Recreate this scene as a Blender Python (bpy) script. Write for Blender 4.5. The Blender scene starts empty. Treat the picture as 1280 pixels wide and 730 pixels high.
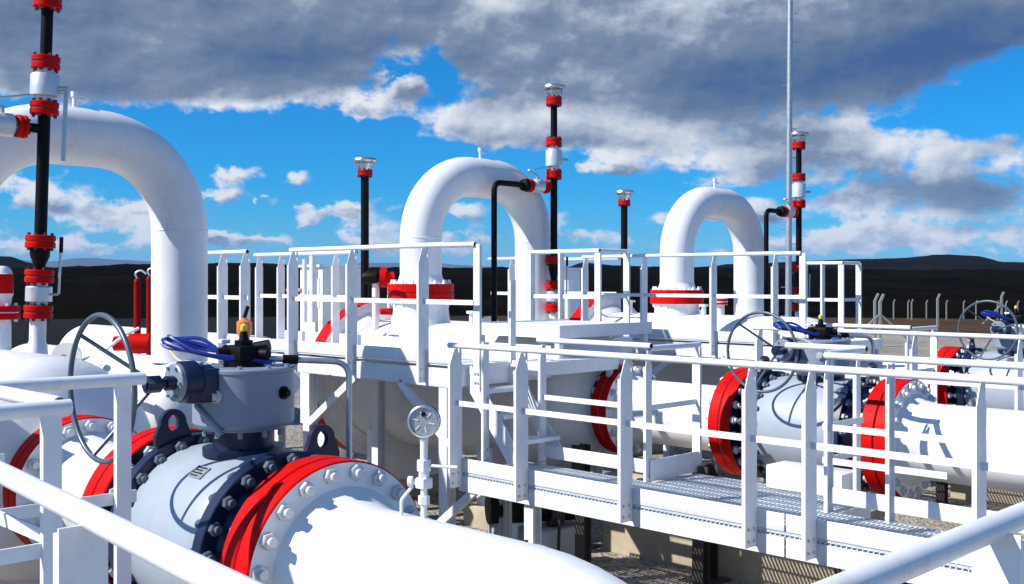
import bpy, bmesh, math, random
from mathutils import Vector, Matrix
random.seed(7)
PI = math.pi
S2 = math.sqrt(2)
sc = bpy.context.scene
C = sc.collection

# ------------------------------------------------------------------ site frame
# x (u) runs along the pipelines, y (v) across them, z = 0 is the lower walkway.
EYE = 1.6
GROUND = -1.0
RUNS = (2.86, 8.46, 13.06)          # v of the three pipeline axes
AXZ = 0.31
HAZE = 5e-5

def site(X, Y):                      # metres right / ahead of the viewpoint -> site u, v
    return ((X - Y) / S2, (X + Y) / S2)

# ------------------------------------------------------------------ materials
def newmat(name):
    m = bpy.data.materials.new(name); m.use_nodes = True
    nt = m.node_tree
    return m, nt, nt.nodes['Principled BSDF']

def paint(name, col, rough=0.4, var=0.06, scale=3.0, metal=0.0, grime=None, gs=0.0, bump=0.0, coat=0.0, spec=None):
    m, nt, b = newmat(name)
    N, L = nt.nodes, nt.links
    tc = N.new('ShaderNodeTexCoord')
    n1 = N.new('ShaderNodeTexNoise'); n1.inputs['Scale'].default_value = scale
    n1.inputs['Detail'].default_value = 6; n1.inputs['Roughness'].default_value = .65
    L.new(tc.outputs['Object'], n1.inputs['Vector'])
    mp = N.new('ShaderNodeMapRange')
    mp.inputs[1].default_value = .3; mp.inputs[2].default_value = .7
    mp.inputs[3].default_value = 1 - var; mp.inputs[4].default_value = 1 + var * .4
    L.new(n1.outputs['Fac'], mp.inputs[0])
    mul = N.new('ShaderNodeMix'); mul.data_type = 'RGBA'; mul.blend_type = 'MULTIPLY'
    mul.inputs[0].default_value = 1
    mul.inputs[6].default_value = (*col, 1)
    L.new(mp.outputs[0], mul.inputs[7])
    out = mul.outputs[2]
    if grime:
        n2 = N.new('ShaderNodeTexNoise'); n2.inputs['Scale'].default_value = scale * 2.3
        n2.inputs['Detail'].default_value = 8; n2.inputs['Roughness'].default_value = .7
        mpv = N.new('ShaderNodeMapping'); mpv.inputs['Scale'].default_value = (1, 1, .25)
        L.new(tc.outputs['Object'], mpv.inputs[0]); L.new(mpv.outputs[0], n2.inputs['Vector'])
        m2 = N.new('ShaderNodeMapRange'); m2.inputs[1].default_value = .55; m2.inputs[2].default_value = .8
        m2.inputs[3].default_value = 0; m2.inputs[4].default_value = gs
        L.new(n2.outputs['Fac'], m2.inputs[0])
        mg = N.new('ShaderNodeMix'); mg.data_type = 'RGBA'
        L.new(m2.outputs[0], mg.inputs[0]); L.new(out, mg.inputs[6]); mg.inputs[7].default_value = (*grime, 1)
        out = mg.outputs[2]
    L.new(out, b.inputs['Base Color'])
    rr = N.new('ShaderNodeMapRange'); rr.inputs[3].default_value = max(.05, rough - .08); rr.inputs[4].default_value = rough + .1
    L.new(n1.outputs['Fac'], rr.inputs[0]); L.new(rr.outputs[0], b.inputs['Roughness'])
    b.inputs['Metallic'].default_value = metal
    if spec is not None: b.inputs['Specular IOR Level'].default_value = spec
    if coat: b.inputs['Coat Weight'].default_value = coat
    if bump:
        n3 = N.new('ShaderNodeTexNoise'); n3.inputs['Scale'].default_value = 60; n3.inputs['Detail'].default_value = 3
        L.new(tc.outputs['Object'], n3.inputs['Vector'])
        bp = N.new('ShaderNodeBump'); bp.inputs['Strength'].default_value = bump; bp.inputs['Distance'].default_value = .003
        L.new(n3.outputs['Fac'], bp.inputs['Height']); L.new(bp.outputs[0], b.inputs['Normal'])
    return m

GR = (.32, .29, .25)
M = dict(
    white=paint('white_paint', (.80, .80, .80), .34, .09, 2.2, grime=GR, gs=.36, bump=.06),
    rail=paint('white_rail_paint', (.78, .79, .80), .38, .10, 5, grime=GR, gs=.40, bump=.05),
    red=paint('red_paint', (.56, .004, .003), .5, .15, 6, grime=(.25, .008, .006), gs=.4, spec=.08),
    darkred=paint('dark_red_paint', (.26, .004, .003), .5, .2, 6, spec=.1),
    black=paint('black_coating', (.0045, .0045, .005), .5, .2, 5, spec=.12),
    rubber=paint('black_rubber', (.015, .015, .017), .6, .2, 9),
    navy=paint('navy_paint', (.004, .010, .046), .40, .2, 6, grime=(.06, .06, .07), gs=.3),
    grey=paint('blue_grey_paint', (.33, .375, .43), .42, .08, 4, grime=(.2, .2, .2), gs=.3, bump=.05),
    drum=paint('grey_gear_paint', (.22, .27, .34), .42, .1, 5, grime=(.15, .15, .15), gs=.3),
    steel=paint('stainless_steel', (.62, .63, .64), .28, .1, 10, metal=.9),
    wheel=paint('slate_enamel', (.085, .115, .15), .36, .15, 12, metal=.2),
    ringnut=paint('dark_nut', (.10, .12, .155), .4, .2, 20, metal=.2),
    galv=paint('galvanised_steel', (.50, .53, .55), .42, .14, 14, metal=.75),
    silver=paint('silver_paint', (.62, .65, .68), .35, .1, 9, metal=.35),
    nut=paint('zinc_nut', (.58, .59, .60), .42, .15, 20, metal=.25),
    blue=paint('blue_hose', (.006, .03, .28), .4, .1, 12),
    teal=paint('green_grey_paint', (.16, .27, .27), .45, .2, 9),
    yellow=paint('yellow_plastic', (.80, .62, .10), .45, .1, 12),
    orange=paint('orange_paint', (.75, .22, .03), .45, .2, 12),
    cream=paint('cream_cable', (.70, .55, .32), .55, .1, 12),
    concrete=paint('concrete', (.46, .39, .29), .9, .22, 3.5, grime=(.2, .16, .12), gs=.5, bump=.6),
    fence=paint('fence_concrete', (.27, .28, .27), .85, .12, 6),
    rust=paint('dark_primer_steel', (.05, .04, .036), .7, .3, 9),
    grate=paint('grey_grating', (.60, .66, .72), .5, .2, 8),
    plate=paint('aluminium_plate', (.42, .43, .45), .4, .25, 60, metal=.6),
    greybox=paint('pale_grey_steel', (.40, .42, .43), .5, .1, 3),
)

# ------------------------------------------------------------------ mesh builder
class MB:
    def __init__(self):
        self.bm = bmesh.new(); self.mi = 0
    def _f(self, vs, smooth=False, mi=None):
        try:
            f = self.bm.faces.new(vs)
        except ValueError:
            return
        f.smooth = smooth; f.material_index = self.mi if mi is None else mi
    def quadbox(self, P):                     # 8 corners: bottom 4 ccw, top 4 ccw
        v = [self.bm.verts.new(p) for p in P]
        for q in ((3, 2, 1, 0), (4, 5, 6, 7), (0, 1, 5, 4), (1, 2, 6, 5), (2, 3, 7, 6), (3, 0, 4, 7)):
            self._f([v[i] for i in q])
        return self
    def box(self, a, b, bev=0.0):
        x0, y0, z0 = [min(a[i], b[i]) for i in range(3)]
        x1, y1, z1 = [max(a[i], b[i]) for i in range(3)]
        if bev <= 0:
            return self.quadbox([(x0, y0, z0), (x1, y0, z0), (x1, y1, z0), (x0, y1, z0),
                                 (x0, y0, z1), (x1, y0, z1), (x1, y1, z1), (x0, y1, z1)])
        t = bmesh.new()
        v = [t.verts.new(p) for p in [(x0, y0, z0), (x1, y0, z0), (x1, y1, z0), (x0, y1, z0),
                                      (x0, y0, z1), (x1, y0, z1), (x1, y1, z1), (x0, y1, z1)]]
        for q in ((3, 2, 1, 0), (4, 5, 6, 7), (0, 1, 5, 4), (1, 2, 6, 5), (2, 3, 7, 6), (3, 0, 4, 7)):
            t.faces.new([v[i] for i in q])
        bmesh.ops.bevel(t, geom=t.edges[:], offset=bev, segments=2, affect='EDGES', profile=.5)
        mp = {w: self.bm.verts.new(w.co) for w in t.verts}
        for f in t.faces: self._f([mp[w] for w in f.verts])
        t.free(); return self
    def bar(self, p, q, w, h, up=(0, 0, 1)):  # rectangular bar from p to q, w across, h along up
        p, q = Vector(p), Vector(q); d = (q - p).normalized()
        s = d.cross(Vector(up))
        if s.length < 1e-4: s = d.cross(Vector((0, 1, 0)))
        s.normalize(); n = s.cross(d)
        s *= w / 2; n *= h / 2
        return self.quadbox([p - s - n, p + s - n, q + s - n, q - s - n, p - s + n, p + s + n, q + s + n, q - s + n])
    def lathe(self, prof, o, ax, seg=32, closed=False):
        # prof: (t, r) or (t, r, mi): mi colours the band that starts at this entry
        o = Vector(o); ax = Vector(ax).normalized()
        a = ax.orthogonal().normalized(); b = ax.cross(a)
        rings = []
        for e in prof:
            t, r = e[0], e[1]
            if r < 1e-6:
                rings.append([self.bm.verts.new(o + ax * t)])
            else:
                rings.append([self.bm.verts.new(o + ax * t + (a * math.cos(2 * PI * k / seg) + b * math.sin(2 * PI * k / seg)) * r) for k in range(seg)])
        n = len(rings)
        for i in range(n if closed else n - 1):
            A, B = rings[i], rings[(i + 1) % n]
            mi = prof[i][2] if len(prof[i]) > 2 else None
            for k in range(seg):
                k2 = (k + 1) % seg
                if len(A) == 1 and len(B) == 1: continue
                if len(A) == 1: self._f([A[0], B[k2], B[k]][::-1], True, mi)
                elif len(B) == 1: self._f([A[k], A[k2], B[0]], True, mi)
                else: self._f([A[k], A[k2], B[k2], B[k]], True, mi)
        return self
    def cyl(self, p, q, r, seg=20, r2=None, cap=True):
        p, q = Vector(p), Vector(q); L = (q - p).length
        r2 = r if r2 is None else r2
        pr = [(0, r), (L, r2)]
        if cap: pr = [(0, 0)] + pr + [(L, 0)]
        return self.lathe(pr, p, q - p, seg)
    def tube(self, pts, r, seg=14, cap=True, closed=False):
        pts = [Vector(p) for p in pts]; n = len(pts)
        t0 = (pts[1] - pts[0]).normalized()
        nrm = t0.orthogonal().normalized(); prev = t0; rings = []
        for i, p in enumerate(pts):
            if closed: t = (pts[(i + 1) % n] - pts[i - 1]).normalized()
            elif i == 0: t = t0
            elif i == n - 1: t = (pts[-1] - pts[-2]).normalized()
            else: t = ((pts[i + 1] - p).normalized() + (p - pts[i - 1]).normalized()).normalized()
            nrm = prev.rotation_difference(t) @ nrm; nrm = (nrm - t * nrm.dot(t)).normalized(); prev = t
            b = t.cross(nrm)
            rings.append([self.bm.verts.new(p + (nrm * math.cos(2 * PI * k / seg) + b * math.sin(2 * PI * k / seg)) * r) for k in range(seg)])
        for i in range(n if closed else n - 1):
            A, B = rings[i], rings[(i + 1) % n]
            for k in range(seg):
                self._f([A[k], A[(k + 1) % seg], B[(k + 1) % seg], B[k]], True)
        if cap and not closed:
            self._f(rings[0][::-1]); self._f(rings[-1])
        return self
    def prism(self, poly, thick, o, ex, ey):   # poly in the (ex, ey) plane, extruded along ex x ey
        o, ex, ey = Vector(o), Vector(ex), Vector(ey); n = ex.cross(ey).normalized() * thick
        A = [self.bm.verts.new(o + ex * x + ey * y) for x, y in poly]
        B = [self.bm.verts.new(o + ex * x + ey * y + n) for x, y in poly]
        k = len(poly)
        self._f(A[::-1]); self._f(B)
        for i in range(k): self._f([A[i], A[(i + 1) % k], B[(i + 1) % k], B[i]])
        return self
    def build(self, name, mats, parent=None, label=None, sharp=35, recalc=True):
        if isinstance(mats, str): mats = [mats]
        org = Vector((0, 0, 0))
        if parent is not None:
            r = parent
            while r.parent is not None: r = r.parent
            org = r.location.copy()
        bm = self.bm
        if recalc: bmesh.ops.recalc_face_normals(bm, faces=bm.faces[:])
        if org.length > 0: bmesh.ops.translate(bm, verts=bm.verts[:], vec=-org)
        me = bpy.data.meshes.new(name); bm.to_mesh(me); bm.free()
        for k in mats: me.materials.append(M[k] if isinstance(k, str) else k)
        me.set_sharp_from_angle(angle=math.radians(sharp))
        o = bpy.data.objects.new(name, me); C.objects.link(o)
        if parent is not None: o.parent = parent
        if label: o['label'] = label
        return o

def arc(c, e1, e2, r, a0, a1, n=10):
    c, e1, e2 = Vector(c), Vector(e1), Vector(e2)
    return [c + e1 * (r * math.cos(a0 + (a1 - a0) * i / n)) + e2 * (r * math.sin(a0 + (a1 - a0) * i / n)) for i in range(n + 1)]

def fillet(pts, r, n=6):                       # round the corners of a polyline
    pts = [Vector(p) for p in pts]; out = [pts[0]]
    for i in range(1, len(pts) - 1):
        a, b, c = pts[i - 1], pts[i], pts[i + 1]
        d1, d2 = (a - b).normalized(), (c - b).normalized()
        ang = d1.angle(d2); t = min(r / math.tan(ang / 2), (a - b).length * .49, (c - b).length * .49)
        p, q = b + d1 * t, b + d2 * t
        for k in range(n + 1):
            s = k / n
            out.append((p * (1 - s) + b * s) * (1 - s) + (b * (1 - s) + q * s) * s)
    out.append(pts[-1]); return out

def smooth_path(pts, n=6):                     # Catmull-Rom through the points
    P = [Vector(p) for p in pts]; P = [P[0]] + P + [P[-1]]; out = []
    for i in range(1, len(P) - 2):
        for k in range(n):
            t = k / n
            out.append(.5 * ((2 * P[i]) + (P[i + 1] - P[i - 1]) * t + (2 * P[i - 1] - 5 * P[i] + 4 * P[i + 1] - P[i + 2]) * t * t + (3 * P[i] - P[i - 1] - 3 * P[i + 1] + P[i + 2]) * t ** 3))
    out.append(P[-2]); return out

def thing(name, label, cat, loc, group=None):
    o = bpy.data.objects.new(name, None); C.objects.link(o)
    o.empty_display_size = .2
    o.location = loc; o['label'] = label; o['category'] = cat
    if group: o['group'] = group
    return o
def tag(o, label, cat, group=None):
    o['label'] = label; o['category'] = cat
    if group: o['group'] = group
    return o
def struct(o):
    o['kind'] = 'structure'; return o
def copy_tree(o, parent=None):
    kids = list(o.children)
    c = o.copy(); C.objects.link(c)
    if parent is not None: c.parent = parent
    for k in kids: copy_tree(k, c)
    return c
def dup(root, delta, label):
    c = copy_tree(root); c.location = root.location + Vector(delta); c['label'] = label
    return c

# shared bolt meshes: a stud with a hex nut at each end, along local +x
def bolt_mesh(L, af=.032, nut='nut', name='bolt'):
    mb = MB(); r = af / 2 / math.cos(PI / 6)
    for a, b in ((-L / 2, -L / 2 + .030), (L / 2 - .030, L / 2)):
        mb.lathe([(a, 0), (a, r * .86), (a + .004, r), (b - .004, r), (b, r * .86), (b, 0)], (0, 0, 0), (1, 0, 0), 6)
    mb.cyl((-L / 2 - .022, 0, 0), (L / 2 + .022, 0, 0), af * .33, 10)
    bm = mb.bm; bmesh.ops.recalc_face_normals(bm, faces=bm.faces[:])
    for f in bm.faces: f.smooth = False
    me = bpy.data.meshes.new(name); bm.to_mesh(me); bm.free(); me.materials.append(M[nut]); return me
def bolts(mesh, parent, u, v, z, R, n, axis='x', ph=None):
    r = parent
    while r.parent is not None: r = r.parent
    org = r.location
    for k in range(n):
        a = 2 * PI * (k + .5) / n
        o = bpy.data.objects.new('bolt', mesh); C.objects.link(o); o.parent = parent
        if axis == 'x':
            o.location = Vector((u, v + R * math.cos(a), z + R * math.sin(a))) - org
            o.rotation_euler = (random.uniform(0, 1), 0, 0)
        else:
            o.location = Vector((u + R * math.cos(a), v + R * math.sin(a), z)) - org
            o.rotation_euler = (0, -PI / 2, random.uniform(0, 1))

V0 = RUNS[0]
UX = (1, 0, 0); VY = (0, 1, 0); ZZ = (0, 0, 1)
BOLT_PAIR = bolt_mesh(.275, .064, 'nut')
BOLT_RING = bolt_mesh(.145, .054, 'ringnut', 'ring_bolt')
BOLT_ARCH = bolt_mesh(.26, .040, 'white', 'arch_bolt')
BOLT_SMALL = bolt_mesh(.10, .020, 'white', 'small_bolt')

# ------------------------------------------------------------------ ball valve (prototype on run 1)
def ball_valve(label):
    v, z = V0, AXZ
    t = thing('ball_valve', label, 'ball valve', (-4.75, v, GROUND), 'ball valves on the pipelines')
    o = (0, v, z)
    body = MB().lathe([(-5.17, .36), (-5.17, .425), (-5.13, .437), (-4.95, .455), (-4.75, .46), (-4.58, .455), (-4.45, .437), (-4.41, .425), (-4.41, .36)], o, UX, 72).build('body', 'grey', t)
    fr = MB()
    fr.lathe([(-5.36, .30), (-5.36, .345), (-5.27, .385), (-5.245, .40), (-5.245, .475), (-5.24, .48), (-5.175, .48), (-5.17, .475), (-5.17, .30)], o, UX, 72)
    L = fr.build('body_ring', 'navy', t)
    bolts(BOLT_RING, L, -5.207, v, z, .445, 22)
    fr = MB().lathe([(-4.41, .30), (-4.41, .475), (-4.405, .48), (-4.34, .48), (-4.335, .475), (-4.335, .40), (-4.31, .375), (-4.20, .345), (-4.15, .345), (-4.15, .30)], o, UX, 72)
    R = fr.build('body_ring', 'navy', t)
    bolts(BOLT_RING, R, -4.373, v, z, .445, 22)
    for a, b in ((-5.47, -5.36), (-4.15, -4.04)):
        MB().lathe([(a, .29), (a, .478, 1), (a + .006, .485, 1), (b - .006, .485, 1), (b, .478), (b, .29)], o, UX, 72).build('end_flange', ['navy', 'red'], t)
    for a in (-5.478, -4.040):
        MB().lathe([(a - .0055, .30), (a - .0055, .468), (a + .0055, .468), (a + .0055, .30)], o, UX, 64, closed=True).build('gasket', 'rubber', t)
    # lifting lugs
    def lug(u, vv, zz, w, h):
        pl = [(-w / 2, 0), (w / 2, 0)] + [(w * .34 * math.cos(a), h - w * .34 + w * .34 * math.sin(a)) for a in [PI * i / 8 for i in range(9)]]
        hole = MB()
        hole.prism(pl, .028, (u, vv, zz), VY, ZZ)
        b = hole.bm
        ob = hole.build('lifting_lug', 'navy', t)
        return ob
    def lug_ring(u, vv, zz, w, h):          # a plate with a real hole: outer outline bridged to an inner loop
        n = 24; out = []; inn = []
        cz = h * .60
        for i in range(n):
            a = 2 * PI * i / n
            c, s = math.cos(a), math.sin(a)
            out.append((w * .36 * c, cz + w * .36 * s) if s > -.2 else (w * .5 * max(-1, min(1, c * 1.5)), 0 if s < -.6 else cz * (.45)))
            inn.append((w * .15 * c, cz + w * .21 * s))
        mb = MB(); rows = []
        for du in (0, .03):
            rows.append(([mb.bm.verts.new((u + du, vv + x, zz + y)) for x, y in out], [mb.bm.verts.new((u + du, vv + x, zz + y)) for x, y in inn]))
        for i in range(n):
            j = (i + 1) % n
            (o0, i0), (o1, i1) = rows
            mb._f([o0[i], o0[j], i0[j], i0[i]]); mb._f([o1[j], o1[i], i1[i], i1[j]])
            mb._f([o0[j], o0[i], o1[i], o1[j]]); mb._f([i0[i], i0[j], i1[j], i1[i]])
        return mb.build('lifting_lug', 'navy', t)
    lug_ring(-4.39, 3.06, .70, .20, .21)
    lug_ring(-5.23, 2.72, .745, .20, .19)
    # name plate on the shoulder of the body
    th = math.radians(36); nrm = Vector((0, -math.sin(th), math.cos(th))); tg = Vector((0, -math.cos(th), -math.sin(th)))
    c = Vector((-4.70, v, z)) + nrm * .461
    pm = MB().bar(c - Vector((.055, 0, 0)), c + Vector((.055, 0, 0)), .075, .006, nrm)
    p = pm.build('name_plate', 'plate', t)
    sm = MB()
    for k in range(4):
        cc = c + nrm * .0045 + tg * (-.026 + .017 * k)
        sm.bar(cc - Vector((.042, 0, 0)), cc + Vector((.042 - .02 * (k % 2), 0, 0)), .006, .002, nrm)
    sm.build('engraving', 'black', p)
    # gear operator on the stem
    g = MB()
    g.cyl((-4.75, v, .70), (-4.75, v, .87), .15, 32).cyl((-4.75, v, .735), (-4.75, v, .775), .20, 32)
    g.build('stem_neck', 'navy', t)
    d = MB().lathe([(.865, 0), (.865, .20), (.885, .205), (.885, .235), (.90, .247), (1.145, .247), (1.15, .252), (1.165, .252), (1.172, .244), (1.172, 0)], (-4.75, v, 0), ZZ, 64)
    for k in range(10):
        a = 2 * PI * k / 10
        d.cyl((-4.75 + .225 * math.cos(a), v + .225 * math.sin(a), 1.172), (-4.75 + .225 * math.cos(a), v + .225 * math.sin(a), 1.186), .012, 6)
        d.cyl((-4.75 + .19 * math.cos(a), v + .19 * math.sin(a), .835), (-4.75 + .19 * math.cos(a), v + .19 * math.sin(a), .866), .013, 6)
    drum = d.build('gear_drum', 'drum', t, sharp=28)
    # plug fittings on the drum's near side
    for az, zz in ((-62, 1.045), (18, 1.05)):
        a = math.radians(az); n = Vector((math.cos(a), math.sin(a), 0)); q = Vector((-4.75, v, zz)) + n * .24
        MB().cyl(q, q + n * .02, .032, 18).cyl(q + n * .02, q + n * .04, .02, 6).build('plug', 'nut' if az < 0 else 'black', drum)
    br = MB()   # raised web that runs round the drum to the worm box
    pts = [Vector((-4.75, v, 0)) + Vector((math.cos(a) * .25, math.sin(a) * .25, zz)) for a, zz in
           [(math.radians(-118 + 7 * i), 1.02 - .012 * i * i * .16) for i in range(10)]]
    br.tube(pts, .016, 8); br.build('web', 'drum', drum)
    # worm box, shaft, handwheel (axis across the pipeline)
    wu, wz = -4.68, 1.12
    wb = MB().lathe([(2.475, 0), (2.475, .088), (2.49, .098), (2.56, .098), (2.585, .075), (2.64, .075)], (wu - .02, 0, wz), VY, 36)
    wb.box((wu - .10, 2.50, wz - .10), (wu + .06, 2.66, wz + .06), .012)
    box = wb.build('worm_box', 'navy', t)
    cv = MB().lathe([(2.452, 0), (2.452, .083), (2.458, .09), (2.477, .09)], (wu - .02, 0, wz), VY, 36)
    for k in range(6):
        a = 2 * PI * k / 6
        cv.cyl((wu - .02 + .075 * math.cos(a), 2.44, wz + .075 * math.sin(a)), (wu - .02 + .075 * math.cos(a), 2.455, wz + .075 * math.sin(a)), .008, 6)
    cv.build('cover', 'drum', box)
    MB().cyl((wu, 2.30, wz), (wu, 2.46, wz), .022, 16).cyl((wu, 2.405, wz), (wu, 2.445, wz), .034, 20).build('shaft', 'navy', t)
    hw = thing_part = MB().tube(arc((wu, 2.10, wz), UX, ZZ, .325, 0, 2 * PI * 47 / 48, 47), .0125, 12, closed=True).build('handwheel', 'wheel', t)
    MB().cyl((wu, 2.31, wz), (wu, 2.375, wz), .04, 20).build('hub', 'navy', hw)
    for k in range(3):
        a = 2 * PI * k / 3 + 2.35
        MB().tube([(wu + .02 * math.cos(a), 2.345, wz + .02 * math.sin(a)), (wu + .318 * math.cos(a), 2.105, wz + .318 * math.sin(a))], .0095, 10).build('spoke', 'wheel', hw)
    # position indicator and switch box on top of the drum
    sb = MB()
    sb.cyl((-4.75, v, 1.172), (-4.75, v, 1.20), .10, 28)
    sb.box((-4.84, v - .075, 1.20), (-4.66, v + .075, 1.275), .012)
    sb.cyl((-4.75, v, 1.27), (-4.75, v, 1.30), .045, 20).cyl((-4.75, v, 1.30), (-4.75, v, 1.345), .026, 16, r2=.016)
    for dx, dy in ((.10, .05), (-.10, -.05), (.02, .10), (-.03, -.10)):
        sb.cyl((-4.75 + dx * .7, v + dy * .7, 1.235), (-4.75 + dx * 1.25, v + dy * 1.25, 1.235), .027, 14)
    sw = sb.build('switch_box', 'black', t)
    MB().lathe([(1.345, .014), (1.355, .018), (1.375, .016), (1.385, 0)], (-4.75, v, 0), ZZ, 14).build('indicator', 'yellow', sw)
    MB().box((-4.845, v - .10, 1.285), (-4.79, v - .05, 1.305), .004).build('tag', 'white', sw)
    # hoses
    A = Vector((-4.78, v - .02, 1.23))
    for k, (off, r) in enumerate(((0, .0115), (.03, .0095), (-.02, .009))):
        pts = [A + Vector((.16, .10, -.035)), A + Vector((.06, -.05, -.02 + off * .3)), A + Vector((-.06 + off, -.19, .015)), A + Vector((-.20 + off, -.27, .06 + off)),
               A + Vector((-.25, -.23 + off, .075)), A + Vector((-.16, -.11, .045 + off)), A + Vector((-.07, -.05, .01))]
        MB().tube(smooth_path(pts, 8), r, 8).build('hose', 'blue', t)
    pts = [A + Vector((-.23, -.26, .05)), A + Vector((-.13, -.25, -.02)), A + Vector((0, -.235, -.05)), A + Vector((.12, -.22, -.10))]
    MB().tube(smooth_path(pts, 6), .006, 6).build('cable', 'cream', t)
    cd = fillet([(-4.74, v - .06, 1.205), (-4.68, v + .12, 1.205), (-4.50, v + .46, 1.18), (-4.50, v + .46, GROUND + .05)], .09, 8)
    k = MB().tube(cd, .0155, 12).build('conduit', 'galv', t)
    MB().cyl((-4.655, v + .165, 1.202), (-4.62, v + .232, 1.198), .023, 14).build('coupling', 'black', k)
    # stub pedestal under the body
    MB().box((-4.93, v - .17, GROUND + .28), (-4.57, v + .17, -.11), .01).build('pedestal', 'navy', t)
    return t
valve = ball_valve('big grey and navy ball valve with blue hoses, nearest the front left handrail')
for k, lab in ((1, 'grey ball valve behind the grated lower walkway, handwheel under the tall black antenna'),
               (2, 'farthest grey ball valve at the right edge, its handwheel against the brown field')):
    c = dup(valve, (.05 if k == 1 else 0, RUNS[k] - V0, 0), lab)
    for ch in c.children:                       # their stems are shorter and the worm boxes sit a little to the left
        nm = ch.name.split('.')[0]
        if nm in ('gear_drum', 'worm_box', 'shaft', 'handwheel', 'switch_box', 'hose', 'cable', 'conduit'): ch.location.z -= .08
        if nm in ('worm_box', 'shaft', 'handwheel'): ch.location.x -= .18 if k == 1 else .10; ch.location.z -= .03 if k == 1 else 0

# ------------------------------------------------------------------ pipe spools on either side of the valve
def flange_prof(a, b, R, r, left):
    return [(a, r), (a, R - .008, 1), (a + .007, R, 1), (b - .007, R, 1), (b, R - .008), (b, r)]
def outlet_spool(label):
    v, z = V0, AXZ
    t = thing('outlet_pipe', label, 'pipe', (-2.4, v, GROUND), 'outlet pipes beyond the valves')
    mb = MB()
    path = [(-3.80, v, z), (-2.80, v, z)] + arc((-2.80, v, z - .98), UX, ZZ, .98, PI / 2, 0, 16)[1:] + [(-1.82, v, GROUND - .1)]
    mb.tube(path, .305, 72, cap=False)
    pipe = mb.build('pipe', 'white', t, sharp=50)
    f = MB().lathe(flange_prof(-4.032, -3.925, .485, .30, 0)[:-1] + [(-3.925, .40), (-3.915, .372), (-3.83, .325), (-3.76, .306), (-3.70, .3055)], (0, v, z), UX, 72)
    f = f.build('flange', ['white', 'red'], t)
    bolts(BOLT_PAIR, f, -4.037, v, z, .432, 20)
    w = MB().lathe([(-2.815, .3052), (-2.805, .3075), (-2.795, .3052)], (0, v, z), UX, 64).build('weld_seam', 'white', pipe)
    return t
spool = outlet_spool('wide white pipe in the front centre, bending down past the pressure gauge')
dup(spool, (.05, RUNS[1] - V0, 0), 'white pipe with red flange behind the right end of the grated lower walkway')
dup(spool, (0, RUNS[2] - V0, 0), 'white pipe leaving the farthest valve at the right edge')

def inlet_spool(label, v=V0, du=0.0):
    z = AXZ
    t = thing('connecting_pipe', label, 'pipe', (-6.2, v, GROUND), 'short pipes between barrel and valve')
    MB().tube([(-6.66 + du, v, z), (-5.70, v, z)], .305, 64, cap=False).build('pipe', 'white', t)
    f = MB().lathe([(-5.80, .3055), (-5.74, .306), (-5.66, .325), (-5.595, .372), (-5.585, .40), (-5.585, .477, 1), (-5.578, .485, 1), (-5.484, .485, 1), (-5.477, .477), (-5.475, .30)], (0, v, z), UX, 72).build('flange', ['white', 'red'], t)
    bolts(BOLT_PAIR, f, -5.472, v, z, .432, 20)
    f = MB().lathe([(-6.885, .30), (-6.885, .437, 1), (-6.878, .445, 1), (-6.797, .445, 1), (-6.79, .437), (-6.79, .38), (-6.78, .355), (-6.70, .318), (-6.64, .306), (-6.58, .3055)], (du, v, z), UX, 72).build('flange', ['white', 'red'], t)
    bolts(BOLT_PAIR, f, -6.888 + du, v, z, .395, 18)
    MB().lathe([(-6.8905, .30), (-6.8905, .434), (-6.8855, .434), (-6.8855, .30)], (du, v, z), UX, 64, closed=True).build('gasket', 'rubber', t)
    return t
inlet_spool('short white flanged pipe behind the front left handwheel', RUNS[0], .25)
mid_spool = inlet_spool('short white flanged pipe behind the middle of the grated lower walkway', RUNS[1], 0)
mid_spool.location.x += .05
inlet_spool('short white flanged pipe joining the farthest valve from the left', RUNS[2], 0)

# ------------------------------------------------------------------ big barrels the arches stand on
def barrel(label):
    v, z = V0, .36
    t = thing('pipe_barrel', label, 'pipe barrel', (-9.0, v, GROUND), 'wide barrels at the ends of the pipelines')
    sh = MB().lathe([(-10.80, .745), (-10.78, .74), (-7.48, .74), (-7.36, .72), (-7.25, .66), (-7.16, .55), (-7.10, .44), (-7.06, .36)], (0, v, z), UX, 80).build('shell', 'white', t)
    for u in (-7.49, -9.4):
        MB().lathe([(u - .012, .7405), (u, .745), (u + .012, .7405)], (0, v, z), UX, 72).build('weld_seam', 'white', sh)
    f = MB().lathe([(-7.09, .34), (-7.05, .36), (-6.99, .385), (-6.985, .437, 1), (-6.978, .445, 1), (-6.898, .445, 1), (-6.891, .437), (-6.895, .30)], (0, v, AXZ), UX, 72).build('flange', ['white', 'red'], t)
    c = MB().lathe([(-11.10, .70), (-11.10, .95), (-11.09, .965, 1), (-10.86, .965), (-10.85, .95), (-10.84, .86), (-10.70, .745)], (0, v, z), UX, 80).build('closure_ring', ['white', 'red'], t)
    d = MB().lathe([(-11.10, .84), (-11.18, .83), (-11.22, .70), (-11.30, .45), (-11.34, 0)], (0, v, z), UX, 64).build('closure_door', 'white', t)
    for u in (-10.2, -8.3):
        MB().box((u - .12, v - .62, GROUND + .2), (u + .12, v + .62, -.16)).build('saddle', 'white', t)
    for u, r, h in ((-10.42, .05, .16), (-9.05, .035, .12)):
        n = MB().cyl((u, v - .1, z + .70), (u, v - .1, z + .74 + h), r, 20).cyl((u, v - .1, z + .74 + h), (u, v - .1, z + .77 + h), r * 1.9, 20)
        n.build('nozzle', 'white', t)
    return t
brl = barrel('wide white barrel at the left edge behind the front handrails')
brl.location.x += .25
dup(brl, (-.20, RUNS[1] - V0, 0), 'wide white barrel under the middle white arch, behind the upper platform')
dup(brl, (-.25, RUNS[2] - V0, 0), 'wide white barrel under the farthest white arch')

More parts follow.
